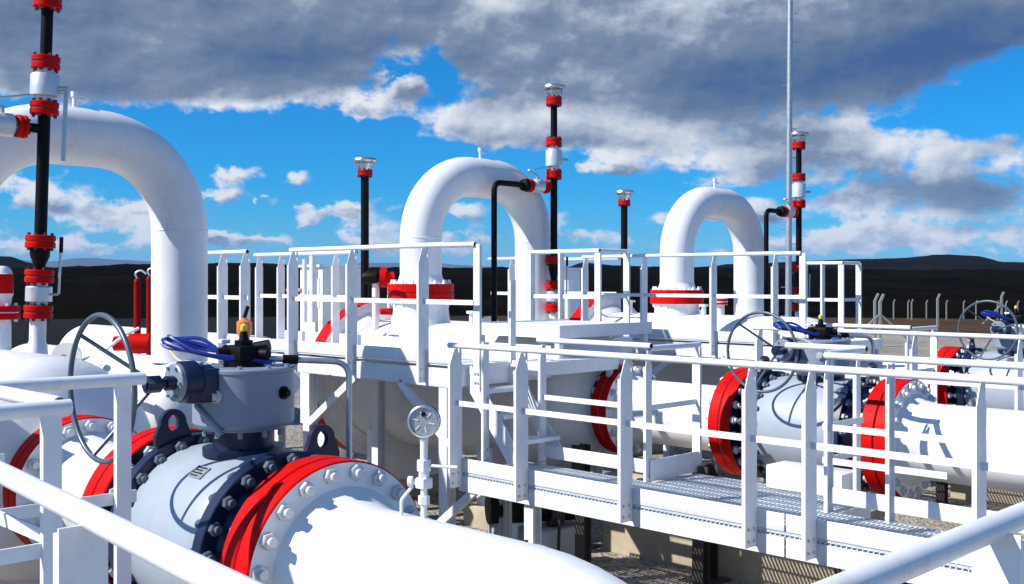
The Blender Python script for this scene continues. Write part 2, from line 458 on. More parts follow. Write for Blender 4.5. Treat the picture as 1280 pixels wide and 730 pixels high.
# ------------------------------------------------------------------ arches
def arch(label, u=-9.2, v=2.92):
    t = thing('pipe_arch', label, 'pipe arch', (u, v, .95), 'tall white pipe arches')
    d, R, zt, r = 1.95, .78, 2.10, .25
    path = [(u, v, 1.54), (u, v, zt)] + arc((u, v + R, zt), VY, ZZ, R, PI, PI / 2, 16)[1:] + \
           arc((u, v + d - R, zt), VY, ZZ, R, PI / 2, 0, 16) + [(u, v + d, .90)]
    p = MB().tube(path, r, 56, cap=False).build('bend', 'white', t, sharp=50)
    for vv in (v, v + d):
        MB().lathe([(zt - .010, r + .0003), (zt - .003, r + .005), (zt + .003, r + .005), (zt + .010, r + .0003)], (u, vv, 0), ZZ, 48).build('weld_seam', 'white', p)
    f = MB().lathe([(1.455, .22), (1.455, .387, 1), (1.461, .395, 1), (1.549, .395, 1), (1.555, .387), (1.555, .31), (1.59, .275), (1.66, .2505)], (u, v, 0), ZZ, 64).build('flange', ['white', 'red'], t)
    bolts(BOLT_ARCH, f, u, v, 1.452, .345, 16, axis='z')
    MB().lathe([(1.4495, .22), (1.4495, .38), (1.4545, .38), (1.4545, .22)], (u, v, 0), ZZ, 56, closed=True).build('gasket', 'rubber', t)
    MB().lathe([(.93, .42), (1.06, .36), (1.16, .34), (1.26, .33), (1.345, .345), (1.35, .387, 1), (1.356, .395, 1), (1.443, .395, 1), (1.449, .387), (1.449, .22)], (u, v, 0), ZZ, 64).build('neck', ['white', 'red'], t)
    c = MB().cyl((u, v + d / 2, zt + R + r - .02), (u, v + d / 2, zt + R + r + .10), .018, 12).cyl((u, v + d / 2, zt + R + r + .09), (u, v + d / 2, zt + R + r + .135), .03, 12)
    c.cyl((u, v + d / 2, zt + R + r + .075), (u + .03, v + d / 2 + .075, zt + R + r + .07), .011, 10)
    c.build('vent_plug', 'white', t)
    return t
a0 = arch('tall white pipe arch rising at the left, behind the nearest black vent stack')
a0.location.z -= .05
dup(a0, (-.7, 8.36 - 2.92, .05), 'middle white pipe arch with red flange, behind the black hooked pipe')
dup(a0, (-.4, 13.06 - 2.92, -.05), 'white pipe arch at centre right, near the tall thin antenna')

# ------------------------------------------------------------------ second header behind each barrel
def header(label, lugs=(-10.45, -9.35)):
    v, z = V0 + 1.98, .60
    t = thing('header_pipe', label, 'pipe', (-10.6, v, GROUND), 'white header pipes behind the barrels')
    MB().lathe([(-12.6, 0), (-12.6, .42), (-8.95, .42), (-8.82, .39), (-8.72, .29), (-8.67, .15), (-8.66, 0)], (0, v, z), UX, 64).build('shell', 'white', t)
    for u in lugs:
        w = .30
        pl = [(-w / 2, 0), (w / 2, 0), (w / 2, .35)] + [(w / 2 * math.cos(a), .35 + w / 2 * math.sin(a)) for a in [PI * i / 10 for i in range(1, 10)]] + [(-w / 2, .35)]
        lg = MB().prism(pl, .03, (u + .1, v - .36, .62), (S2 / 2, S2 / 2, 0), ZZ).build('lug_plate', 'white', t)
        MB().cyl((u + .1 + .004, v - .36 - .036, .97), (u + .1 + .004 + .03, v - .36 - .066, .97), .028, 14).build('dark_hole', 'black', lg)  # black stub stands for the plate's hole, its shade put in colour
    if len(lugs) > 1: n = MB().cyl((-10.15, v, .95), (-10.15, v, 1.2), .075, 24).build('nozzle', 'white', t)
    if len(lugs) > 1: MB().lathe([(1.19, .07), (1.19, .125), (1.195, .13, 1), (1.235, .13), (1.24, .125), (1.247, .125), (1.252, .13, 1), (1.295, .13), (1.30, .125), (1.30, 0)], (-10.15, v, 0), ZZ, 28).build('nozzle_flange', ['white', 'red'], n)
    for u in (-11.6, -9.5):
        MB().box((u - .1, v - .3, GROUND + .1), (u + .1, v + .3, .24)).build('saddle', 'white', t)
    return t
header('white header pipe behind the left arch', (-10.85,)).location.z -= .14
h0 = header('white header pipe with lug plates under the right leg of the middle arch')
h0.location.y += RUNS[1] - V0 - .16
dup(h0, (0, RUNS[2] - RUNS[1] + .11, 0), 'white header pipe with lug plates under the farthest arch')

# ------------------------------------------------------------------ vent stacks
def fl(mb, z, R, h=.05):
    # a bolted pair of small flanges centred on z, with bolt ends showing
    mb.mi = 1
    for a, b in ((z - h, z - .004), (z + .004, z + h)):
        mb.lathe([(a, 0), (a, R - .006), (a + .006, R), (b - .006, R), (b, R - .006), (b, 0)], (mb.ox, mb.oy, 0), ZZ, 28)
    mb.mi = 2; mb.cyl((mb.ox, mb.oy, z - .006), (mb.ox, mb.oy, z + .006), R * .93, 24)
    for k in range(8):
        a = 2 * PI * k / 8
        mb.cyl((mb.ox + R * .8 * math.cos(a), mb.oy + R * .8 * math.sin(a), z - h - .018), (mb.ox + R * .8 * math.cos(a), mb.oy + R * .8 * math.sin(a), z + h + .018), .013, 6)
    mb.mi = 0
def stack_flange(t, u, v, z, R, red='red', bolt='rust'):
    mb = MB(); mb.ox, mb.oy = u, v
    fl(mb, z, R)
    return mb.build('flange', ['silver', red, bolt], t)
def valve_body(t, u, v, z0, z1, R, mat):
    h = z1 - z0
    b = MB().lathe([(z0, 0), (z0, R * .66), (z0 + h * .14, R * .7), (z0 + h * .18, R), (z0 + h * .80, R), (z0 + h * .84, R * .94), (z0 + h * .86, R * .66), (z1, R * .66), (z1, 0)], (u, v, 0), ZZ, 32).build('valve_body', mat, t)
    return b
def vent_cap(t, u, v, z, R, s=1.0):
    c = MB()
    c.lathe([(z, 0), (z, R * .9), (z + .05, R * 1.0), (z + .055, R * 1.35), (z + .075, R * 1.4), (z + .08, R * .9), (z + .10, R * .9), (z + .105, R * 1.75), (z + .125, R * 1.85), (z + .15, R * 1.72), (z + .165, R * 1.2), (z + .17, 0)], (u, v, 0), ZZ, 36)
    for k in range(6):
        a = 2 * PI * k / 6
        c.cyl((u + R * 1.3 * math.cos(a), v + R * 1.3 * math.sin(a), z + .04), (u + R * 1.3 * math.cos(a), v + R * 1.3 * math.sin(a), z + .115), .010, 8)
    return c.build('vent_cap', 'steel', t)
def vent_stack(label, u, v, zb, zs, branch, tall=True, tilt=0.0, lever=True):
    # zs: neck flange, lower valve flange, upper flange, branch, valve flange low, valve flange high, top flange
    f0, f1, f2, zbr, f3, f4, f5 = zs
    t = thing('vent_stack', label, 'vent stack', (u, v, zb), 'black vent stacks with red flanges')
    r, R = .046, .105
    MB().lathe([(zb - .12, .085), (zb, .072), (zb + .03, .06), (f0 - .04, .06)], (u, v, 0), ZZ, 28).build('neck', 'white', t)
    stack_flange(t, u, v, f0, R)
    lv = valve_body(t, u, v, f0 + .05, f1 - .05, R * .92, 'silver')
    hd = MB().tube(fillet([(u + .06, v + .06, (f0 + f1) / 2), (u + .125, v + .10, (f0 + f1) / 2), (u + .135, v + .105, f2 + .02)], .02, 4), .010, 8)
    hd.build('lever', 'galv', lv)
    MB().cyl((u + .135, v + .105, f2 - .08), (u + .135, v + .105, f2 + .04), .015, 10).build('grip', 'black', lv)
    stack_flange(t, u, v, f1, R)
    MB().lathe([(f1 + .05, .04), (f1 + .09, .045), (f2 - .11, .072), (f2 - .05, .075)], (u, v, 0), ZZ, 28).build('reducer', 'black', t)
    stack_flange(t, u, v, f2, R * 1.05)
    MB().cyl((u, v, f2 + .05), (u, v, f3 - .05), r, 28).build('stack_pipe', 'black', t)
    stack_flange(t, u, v, f3, R)
    uv_ = valve_body(t, u, v, f3 + .05, f4 - .05, R * 1.02, 'silver')
    MB().bar((u - .01, v - .08, f3 + .10), (u - .09, v - .30, f3 + .05), .03, .012).build('lever', 'galv', uv_)
    MB().cyl((u + .05, v + .05, (f3 + f4) / 2 - .02), (u + .13, v + .13, (f3 + f4) / 2 - .02), .018, 10).build('stem', 'galv', uv_)
    stack_flange(t, u, v, f4, R)
    MB().cyl((u, v, f4 + .05), (u, v, f5 - .05), r * .95, 28).build('stack_pipe', 'black', t)
    stack_flange(t, u, v, f5, R)
    vent_cap(t, u, v, f5 + .05, .085)
    # side branch: flange, small valve, flange, black hooked pipe going down
    b = MB().cyl((u, v - .03, zbr), (u, v - .14, zbr), .036, 20).build('branch_pipe', 'black', t)
    def hfl(vv):
        mb = MB(); mb.mi = 1
        for a_, b_ in ((vv - .036, vv - .003), (vv + .003, vv + .036)):
            mb.lathe([(a_, 0), (a_, .082), (a_ + .004, .088), (b_ - .004, .088), (b_, .082), (b_, 0)], (u, 0, zbr), VY, 24)
        mb.mi = 0
        for k in range(8):
            a_ = 2 * PI * k / 8
            mb.cyl((u + .07 * math.cos(a_), vv - .05, zbr + .07 * math.sin(a_)), (u + .07 * math.cos(a_), vv + .05, zbr + .07 * math.sin(a_)), .010, 6)
        return mb.build('flange', ['rust', 'red'], b)
    hfl(v - .17)
    MB().lathe([(v - .43, .045), (v - .41, .06), (v - .38, .088), (v - .24, .088), (v - .22, .06), (v - .20, .045)], (u, 0, zbr), VY, 28).build('branch_valve', 'silver', b)
    MB().cyl((u, v - .31, zbr + .06), (u, v - .31, zbr + .14), .016, 10).bar((u, v - .30, zbr + .13), (u + .05, v - .52, zbr + .19), .022, .012).build('branch_lever', 'galv', b)
    hfl(v - .47)
    bl = MB().lathe([(v - .58, .03), (v - .57, .075), (v - .51, .085)], (u, 0, zbr), VY, 24).build('reducer', 'black', b)
    MB().tube(fillet([(u, v - .56, zbr), (u, v - branch, zbr), (u, v - branch, .72)], .11, 8), .036, 20).build('hooked_pipe', 'black', b)
    if tilt:
        MB().bar((u + .11, v + .11, f3 - .40), (u + .115, v + .115, f3 + .14), .03, .012, (1, -1, 0)).bar((u + .07, v + .07, f3 + .12), (u + .12, v + .12, f3 + .12), .025, .012).build('hanging_lever', 'galv', uv_)
        t.rotation_euler = (0, 0, 0)
        ax = Vector((-S2 / 2, S2 / 2, 0))          # lean in the picture's plane
        t.rotation_mode = 'QUATERNION'
        from mathutils import Quaternion
        t.rotation_quaternion = Quaternion(ax, tilt)
    return t
vent_stack('black vent stack with red flanges nearest the left edge, in front of the left arch', -8.45, 3.29, 1.10,
           (1.355, 1.63, 1.895, 2.76, 2.92, 3.27, 3.74), 1.0, tilt=.030)
vent_stack('black vent stack with hooked side pipe right of the middle arch', -9.53, 10.30, 1.02,
           (1.24, 1.53, 1.86, 2.80, 2.97, 3.39, 3.92), 1.08)
vent_stack('black vent stack with hooked side pipe beside the tall thin antenna', -8.85, 15.25, 1.0,
           (1.17, 1.44, 1.78, 2.66, 2.80, 3.22, 3.72), .95)

def short_vent(label, u, v, zt, zb):
    t = thing('vent_pipe', label, 'vent pipe', (u, v, zb), 'plain black vent pipes with steel caps')
    MB().cyl((u, v, zb), (u, v, zt - .23), .052, 24).build('pipe', 'black', t)
    mb = MB(); mb.ox, mb.oy = u, v
    fl(mb, zt - .20, .10, .035); mb.build('flange', ['silver', 'red', 'rust'], t)
    vent_cap(t, u, v, zt - .165, .085)
    return t
short_vent('plain black vent pipe with steel cap left of the middle arch', -11.05, 8.40, 3.16, 1.0)
short_vent('plain black vent pipe with steel cap between the middle and right arches', -10.65, 13.12, 3.0, .95)

# small relief valve on the left barrel
u, v = -8.31, 2.98
t = thing('relief_valve', 'small white relief valve with red flange at the left edge, on the white barrel', 'relief valve', (u, v, 1.0))
MB().cyl((u, v, .95), (u, v, 1.31), .062, 24).build('neck', 'white', t)
stack_flange(t, u, v, 1.36, .125, bolt='white')
MB().lathe([(1.41, .06), (1.46, .065), (1.50, .078, 1), (1.645, .078), (1.65, .07), (1.68, .06), (1.70, .04), (1.705, 0)], (u, v, 0), ZZ, 28).build('bonnet', ['white', 'red'], t)

# ------------------------------------------------------------------ railings and walkways
RT, RM = 1.04, .55                    # rail heights above a deck
def post(t, u, v, zb, zt, along='u', w=.10, mat='rail', face=1, tip=True):
    # pressed channel: web, two lips, a pointed tip that carries the tube, a bolted foot
    mb = MB()
    if along == 'u': ex, n = Vector(VY), Vector((face, 0, 0))
    else: ex, n = Vector(UX) , Vector((0, -face, 0))
    o = Vector((u, v, 0)); h = w / 2
    tp = [( -h, zb), (h, zb), (h, zt - .15), (.018, zt - .015), (-.018, zt - .015), (-h, zt - .15)] if tip else [(-h, zb), (h, zb), (h, zt), (-h, zt)]
    th = .007
    o2 = o if ex.cross(Vector(ZZ)).dot(n) > 0 else o + n * th
    mb.prism(tp, th, o2, ex, ZZ)
    for s in (-1, 1):
        c = o + ex * (s * (h - .0035)) - n * .0105
        a, b = c + Vector((0, 0, zb)), c + Vector((0, 0, zt - (.15 if tip and s < 0 else .012)))
        if along == 'u': mb.bar(a, b, .007, .021, n)
        else: mb.bar(a, b, .007, .021, n)
    ft = mb; mb.mi = 1
    for s in (-1, 1):
        for zz in (zb + .04, zb + .12):
            q = o + ex * (s * h * .45) + n * th + Vector((0, 0, zz))
            ft.cyl(q, q + n * .012, .011, 6)
    return mb.build('post', [mat, 'nut'], t)
def top_rail(t, pts, r=.0245, name='top_rail', dark_end=True):
    mb = MB().tube(pts, r, 18)
    if dark_end:  # black disc on each closed tube end paints the dark of a bore
        P, Q = Vector(pts[0]), Vector(pts[1]); d = (P - Q).normalized(); mb.mi = 1
        mb.cyl(P + d * .0015, P + d * .003, r * .8, 14)
        P, Q = Vector(pts[-1]), Vector(pts[-2]); d = (P - Q).normalized()
        mb.cyl(P + d * .0015, P + d * .003, r * .8, 14); mb.mi = 0
    return mb.build(name, ['rail', 'black'], t)
def mid_rail(t, p, q, h=.045):
    return MB().bar(p, q, .010, h).build('mid_rail', 'rail', t)
def rail_u(label, u0, u1, v, z, posts, foot=-.17, group='white handrails', face=1, extra=None):
    t = thing('railing', label, 'handrail', ((u0 + u1) / 2, v, z), group)
    top_rail(t, [(u0, v - .065, z + RT), (u1, v - .065, z + RT)])
    mid_rail(t, (u0 + .02, v - .065, z + RM), (u1 - .02, v - .065, z + RM))
    for u in posts: post(t, u, v - .072, z + foot, z + RT - .01, 'u', face=face, w=.14)
    return t
def grating(t, u0, u1, v0, v1, z, pitch=.036):
    mb = MB(); n = int((u1 - u0) / pitch)
    for k in range(n + 1):
        u = u0 + k * (u1 - u0) / n
        mb.box((u - .0035, v0, z - .030), (u + .0035, v1, z))
    m = int((v1 - v0) / .10)
    for k in range(m + 1):
        v = v0 + .004 + k * (v1 - v0 - .008) / m
        mb.box((u0, v - .004, z - .016), (u1, v + .004, z - .0025))
    return mb.build('grating', 'grate', t)
def edge(t, u0, u1, v, z, side=-1, toe=True, beam=True, h=.125):
    # toe board, the grating's edge bar, and the channel beam below; side = -1 faces -v
    if toe: MB().box((u0, v, z + .004), (u1, v + .006 * -side, z + h), .002).build('toe_board', 'rail', t)
    if beam:
        mb = MB()
        mb.box((u0, v, z - .20), (u1, v - side * .007, z - .048))
        mb.box((u0, v + side * .001, z - .046), (u1, v - side * .055, z - .038)).box((u0, v + side * .001, z - .208), (u1, v - side * .055, z - .202))
        mb.build('beam', 'rail', t)
def leg(t, u, v, z0, z1, w=.10, mat='rail'):
    mb = MB()
    mb.box((u - w / 2, v - w / 2, z0), (u + w / 2, v - w / 2 + .010, z1)).box((u - w / 2, v + w / 2 - .010, z0), (u + w / 2, v + w / 2, z1))
    mb.box((u - .005, v - w / 2 + .011, z0), (u + .005, v + w / 2 - .011, z1))
    mb.box((u - w, v - w, z0 - .02), (u + w, v + w, z0 - .002))
    return mb.build('leg', mat, t)

# lower walkway, built for run 2, copied to run 3
VF, VB = 6.25, 7.05
def lower_walkway(label):
    t = thing('walkway', label, 'walkway', (-4.0, 6.65, GROUND), 'grated lower walkways')
    grating(t, -6.88, -.80, VF + .004, VB - .012, -.05)
    for u0, u1 in ((-6.90, -3.735), (-3.72, -.80)):
        MB().box((u0, VF, -.046), (u1, VF + .006, .072), .002).build('toe_board', 'rail', t)
        MB().box((u0, VF, -.205), (u1, VF + .007, -.092)).box((u0, VF - .001, -.090), (u1, VF + .06, -.083)).box((u0, VF - .001, -.212), (u1, VF + .05, -.206)).build('beam', 'rail', t)
    for u0, u1 in ((-6.62, -5.46), (-3.86, -.80)):
        MB().box((u0, VB - .006, .012), (u1, VB, .125), .002).build('toe_board', 'rail', t)
        MB().box((u0, VB - .007, -.205), (u1, VB, -.085)).build('beam', 'rail', t)
    # branch towards the valve
    grating(t, -5.42, -3.86, VB + .012, 7.66, -.055)
    MB().box((-5.455, VB, -.05), (-5.445, 7.72, .125), .002).build('toe_board', 'rail', t)
    MB().box((-5.46, VB + .02, -.2), (-5.40, 7.7, -.09)).build('beam', 'rail', t)
    MB().box((-3.90, VB + .02, -.2), (-3.86, 7.7, -.09)).build('beam', 'rail', t)
    for u in (-6.1, -3.3, -1.2):
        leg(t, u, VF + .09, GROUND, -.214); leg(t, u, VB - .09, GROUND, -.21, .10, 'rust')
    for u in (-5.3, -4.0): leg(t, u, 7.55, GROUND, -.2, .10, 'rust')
    br = MB().bar((-7.28, VF + .04, -.62), (-6.72, VF + .04, -.19), .05, .07); br.build('brace', 'rail', t)
    return t
w2 = lower_walkway('grated lower walkway running across the centre right, behind the pressure gauge')
dw = 4.76
w3 = dup(w2, (0, dw, 0), 'grated lower walkway in front of the farthest valve, mostly hidden by rails')
b2 = MB().box((-4.66, 7.52, -.055), (-4.0, 7.80, .13), .012).build('step_box', 'white')
tag(b2, 'white step block on the grated walkway below the middle valve', 'step')

def walkway_rails(dv, labs):
    f = rail_u(labs[0], -6.95, -.85, VF + dv, 0, [-6.86, -6.07, -5.0, -3.945, -3.505, -2.44, -1.3])
    b = thing('railing', labs[1], 'handrail', (-6.0, VB + dv, 0), 'white handrails')
    v = VB + dv
    top_rail(b, [(-6.72, v, RT + .02), (-5.44, v, RT + .02)]); mid_rail(b, (-6.7, v, RM), (-5.47, v, RM))
    post(b, -6.66, v, -.15, RT, 'u', w=.08); post(b, -5.47, v, -.15, RT, 'u', w=.08)
    top_rail(b, [(-5.475, v + .02, RT), (-5.475, v + .72, RT)]); mid_rail(b, (-5.475, v + .05, RM), (-5.475, v + .7, RM))
    post(b, -5.475, v + .68, -.15, RT, 'v', w=.08)
    c = thing('railing', labs[2], 'handrail', (-2.4, VB + dv, 0), 'white handrails')
    top_rail(c, [(-3.88, v, RT + .02), (-.85, v, RT + .02)]); mid_rail(c, (-3.9, v, RM), (-.9, v, RM)); mid_rail(c, (-3.9, v, RM - .24), (-3.0, v, RM - .24))
    for u in (-3.86, -3.40, -2.2, -1.1): post(c, u, v, -.15, RT, 'u', w=.09, face=-1)
    top_rail(c, [(-3.88, v + .03, RT + .03), (-3.88, v + .56, RT + .03)]); mid_rail(c, (-3.88, v + .03, RM), (-3.88, v + .56, RM)); mid_rail(c, (-3.88, v + .03, RM - .24), (-3.88, v + .56, RM - .24))
    top_rail(c, [(-4.54, v + .58, RT + .04), (-3.86, v + .58, RT + .04)])
    post(c, -3.92, v + .56, -.15, RT, 'u', w=.07)
walkway_rails(0, ['long front handrail of the grated lower walkway, with pointed posts',
                  'back handrail of the grated walkway left of the middle handwheel, turning towards the barrel',
                  'back handrail of the grated walkway right of the middle valve'])
walkway_rails(dw, ['front handrail of the farthest lower walkway at the right, before the brown field',
                   'back handrail of the farthest lower walkway left of its handwheel',
                   'back handrail of the farthest lower walkway right of its valve'])

# upper platforms beside the barrels
def upper_platform(label, group='upper platforms beside the barrels'):
    z, vf, vb = .83, 6.52, 7.74
    t = thing('platform', label, 'platform', (-9.5, 7.0, GROUND), group)
    MB().box((-11.9, vf + .01, z - .012), (-7.21, vb, z)).build('deck_plate', 'rail', t)
    edge(t, -11.9, -7.20, vf, z); edge(t, -11.9, -7.20, vb, z, side=1, beam=True)
    MB().box((-7.205, vf, z - .19), (-7.195, vb, z + .004)).build('end_plate', 'rail', t)
    for u in (-7.42, -9.6, -11.6):
        leg(t, u, vf + .06, GROUND, z - .21, .11); leg(t, u, vb - .25, GROUND, z - .21, .11)
    MB().bar((-7.34, vf + .03, .10), (-8.05, vf + .03, z - .20), .06, .075).build('brace', 'rail', t)
    MB().bar((-9.55, vf + .03, .10), (-8.75, vf + .03, z - .20), .06, .075).build('brace', 'rail', t)
    return t
p2 = upper_platform('raised white platform beside the middle barrel, left of the steps')
p1 = dup(p2, (.62, RUNS[0] - RUNS[1] + .10, .06), 'raised white platform beside the left barrel, out of view, shading the barrel')  # unseen copy, shifted along so its shadow covers the left barrel
for pp, du, dv in ((p2, 0, 0),):
    mb = MB().box((-7.19, 7.19, .815), (-6.80, 8.28, .83)).box((-6.806, 7.185, .72), (-6.795, 8.285, .845)).box((-7.19, 7.18, .72), (-6.807, 7.188, .845)).box((-7.19, 8.282, .72), (-6.807, 8.29, .845))
    mb.build('end_deck', 'rail', pp)
    MB().bar((-6.84, 8.2, .72), (-6.84, 8.2, .30), .05, .05, (1, 0, 0)).build('bracket', 'rail', pp)
p3 = dup(p2, (.35, dw + .14, 0), 'raised white platform beside the farthest barrel, below the right arch')
def upper_rails(du, dv, labs, ext=0.0):
    z, vf = .83, 6.56 + dv
    t = thing('railing', labs[0], 'handrail', (-8.5 + du, vf, z), 'white handrails on the upper platforms')
    zt = z + 1.09
    top_rail(t, [(-9.85 + du, vf - .06, zt), (-7.36 + du + ext, vf - .06, zt)])
    mid_rail(t, (-9.83 + du, vf - .06, z + .57), (-6.98 + du + ext, vf - .06, z + .57))
    top_rail(t, [(-7.38 + du + ext, vf - .06, zt - .004), (-7.02 + du + ext, vf - .005, zt - .004)])
    for u in (-9.8, -8.76, -7.66) + ((-6.78,) if ext else ()): post(t, u + du, vf - .064, z - .18, zt - .01, 'u', w=.125)
    post(t, -7.0 + du + ext, vf, z - .18, zt, 'v', w=.08, tip=False)
    t = thing('railing', labs[1], 'handrail', (-11 + du, vf, z), 'white handrails on the upper platforms')
    top_rail(t, [(-11.75 + du, vf - .06, zt), (-10.72 + du, vf - .06, zt)]); mid_rail(t, (-11.7 + du, vf - .06, z + .57), (-10.7 + du, vf - .06, z + .57))
    for u in (-11.25, -10.76): post(t, u + du, vf - .064, z - .18, zt - .01, 'u', w=.125)
    vb = 7.48 + dv
    t = thing('railing', labs[2], 'handrail', (-11 + du, vb, z), 'white handrails on the upper platforms')
    top_rail(t, [(-12.15 + du, vb, zt), (-10.0 + du, vb, zt)]); mid_rail(t, (-12.1 + du, vb, z + .57), (-10.05 + du, vb, z + .57))
    for u in (-12.05, -11.55, -10.4): post(t, u + du, vb, z - .18, zt - .01, 'u')
upper_rails(0, 0, ['long handrail of the raised platform in front of the middle arch',
                   'short handrail section right of the left arch leg',
                   'far side handrail seen between the left arch and the middle arch'])
upper_rails(-.15, dw + .14, ['handrail of the raised platform in front of the farthest arch',
                            'short handrail section left of the farthest arch, beside the black vent pipe',
                            'far side handrail behind the red ring of the farthest barrel'], .55)
def landing(label, rlabel, du, dv, extra=(), z=.86, ul=-8.95, cross=False):
    t = thing('landing', label, 'platform', (-8.4 + du, 9.4 + dv, GROUND), 'small landings behind the barrels')
    grating(t, -8.95 + du, -7.85 + du, 9.22 + dv, 9.78 + dv, z, .05)
    MB().box((-8.97 + du, 9.20 + dv, z - .10), (-7.83 + du, 9.215 + dv, z + .08), .003).build('toe_board', 'rail', t)
    MB().box((-7.845 + du, 9.22 + dv, z - .10), (-7.83 + du, 9.8 + dv, z + .08), .003).build('toe_board', 'rail', t)
    for u, v in ((-7.9, 9.26), (-8.88, 9.26), (-7.9, 9.74)): leg(t, u + du, v + dv, GROUND, z - .04, .08)
    if cross:
        mb = MB().box((-8.30, 7.76, 1.125), (-7.11, 9.20, 1.14)).box((-7.105, 7.75, 1.03), (-7.095, 9.21, 1.155)).box((-8.30, 7.745, 1.03), (-7.107, 7.755, 1.155)).box((-8.31, 7.75, 1.03), (-8.302, 9.21, 1.155))
        mb.build('crossing_deck', 'rail', t)
        for v in (7.80, 9.14):
            for u in (-8.26, -7.15): MB().box((u - .03, v - .03, .84), (u + .03, v + .03, 1.12)).build('leg', 'rail', t)
    r = thing('railing', rlabel, 'handrail', (-8.4 + du, 9.22 + dv, z), 'white handrails on the upper platforms')
    zt = z + 1.07
    top_rail(r, [(ul + du, 9.25 + dv, zt), (-7.86 + du, 9.25 + dv, zt)]); mid_rail(r, (ul + du, 9.25 + dv, z + .55), (-7.86 + du, 9.25 + dv, z + .55))
    top_rail(r, [(-7.89 + du, 9.26 + dv, zt), (-7.89 + du, 9.78 + dv, zt)]); mid_rail(r, (-7.89 + du, 9.26 + dv, z + .55), (-7.89 + du, 9.78 + dv, z + .55))
    for u in (ul + .03,) + tuple(extra): post(r, u + du, 9.25 + dv, z - .05, zt, 'u', w=.08, tip=False, face=-1)
    post(r, -7.89 + du, 9.25 + dv, z - .05, zt, 'v', w=.08, tip=False); post(r, -7.89 + du, 9.76 + dv, z - .05, zt, 'v', w=.08, tip=False)
landing('small landing behind the middle barrel', 'box shaped handrail right of the middle arch, at its vent stack', 0, 0, (-8.45,), .86, -8.95, True)
landing('small landing behind the farthest barrel', 'box shaped handrail right of the antenna and the right vent stack', .45, dw - .05, (-8.18,), .77, -8.48)

# steps between upper platform and lower walkway
t = thing('stairs', 'white steps joining the raised platform and the lower walkway', 'stairs', (-6.95, 6.9, 0))
for s in (6.62, 7.16):
    MB().bar((-7.20, s, .78), (-6.58, s, .03), .012, .17).build('stringer', 'rail', t)
for k in range(3):
    u, z = -7.02 + .19 * k, .62 - .21 * k
    mb = MB()
    for j in range(6): mb.box((u - .09 + j * .034, 6.632, z - .025), (u - .082 + j * .034, 7.148, z))
    mb.box((u - .10, 6.63, z - .03), (u - .092, 7.15, z + .004)).box((u + .092, 6.63, z - .03), (u + .10, 7.15, z + .004)); mb.build('tread', 'rail', t)
post(t, -6.93, 6.60, -.02, 1.05, 'u', w=.07, tip=False)
post(t, -7.19, 7.20, .6, 1.6, 'u', w=.07, tip=False)

# ------------------------------------------------------------------ front walkway rails, nearest the viewpoint
z1 = .08
t = thing('railing', 'thick white handrail crossing the lower left corner', 'handrail', (-2.0, .95, z1))
top_rail(t, [(-4.4, 1.15, 1.12), (-.83, .82, 1.12)], .0255)
post(t, -2.14, .922, z1 - .17, 1.11, 'u', tip=False); post(t, -1.02, .82, z1 - .17, 1.11, 'u', tip=False)
t = thing('railing', 'thick white handrail crossing the lower right corner', 'handrail', (-.82, 2.0, z1))
top_rail(t, [(-.82, .95, 1.12), (-.82, 4.6, 1.12)], .0255)
for v in (1.2, 2.155, 3.3, 4.4): post(t, -.815, v, z1 - .17, 1.11, 'v', tip=False, w=.085)
t = thing('railing', 'white corner handrail at the left edge in front of the handwheel', 'handrail', (-4.0, 1.6, z1))
zt = 1.17
top_rail(t, [(-3.65, .60, zt), (-3.65, 1.53, zt)], .027); top_rail(t, [(-3.66, 1.50, zt + .01), (-4.30, 1.50, zt + .01)], .027)
top_rail(t, [(-4.30, 1.48, zt + .02), (-4.27, 2.10, zt + .02)], .027)
for a, b in (((-3.65, .62, .70), (-3.65, 1.53, .70)), ((-3.65, 1.52, .70), (-4.30, 1.52, .70)), ((-4.30, 1.52, .70), (-4.30, 2.08, .70))): mid_rail(t, a, b, .05)
mid_rail(t, (-4.30, 1.2, .92), (-4.30, 1.55, .92), .03)
post(t, -3.64, 1.465, z1 - .1, zt, 'u', tip=False, w=.062); post(t, -4.27, 2.01, z1 - .1, zt + .01, 'u', tip=False, w=.062)
t = thing('walkway', 'grated walkway at the lower left, below the nearest handrails', 'walkway', (-2.5, 1.25, GROUND), 'grated lower walkways')
grating(t, -6.5, -.80, .98, 1.68, z1); edge(t, -6.5, -.80, .975, z1, toe=False); edge(t, -3.6, -.80, 1.69, z1, side=1)
grating(t, -5.4, -4.0, 1.70, 2.2, z1 - .005)
for u in (-5.5, -3.0, -1.2): leg(t, u, 1.1, GROUND, z1 - .21); leg(t, u, 1.6, GROUND, z1 - .21)
t = thing('walkway', 'grated crossing walkway below the lower right handrail', 'walkway', (-.4, 1.8, GROUND), 'grated lower walkways')
mb = MB(); n = 140
for k in range(n):
    v = -1.4 + k * .05; mb.box((-.79, v - .003, z1 - .03), (.30, v + .003, z1))
mb.build('grating', 'rail', t)
MB().box((-.80, -1.4, z1 - .2), (-.79, 5.6, z1 + .1)).build('toe_board', 'rail', t); MB().box((.30, -1.4, z1 - .2), (.31, 5.6, z1 + .1)).build('toe_board', 'rail', t)
for v in (-1.2, 1.0, 4.4): leg(t, -.70, v, GROUND, z1 - .21); leg(t, .22, v, GROUND, z1 - .21)

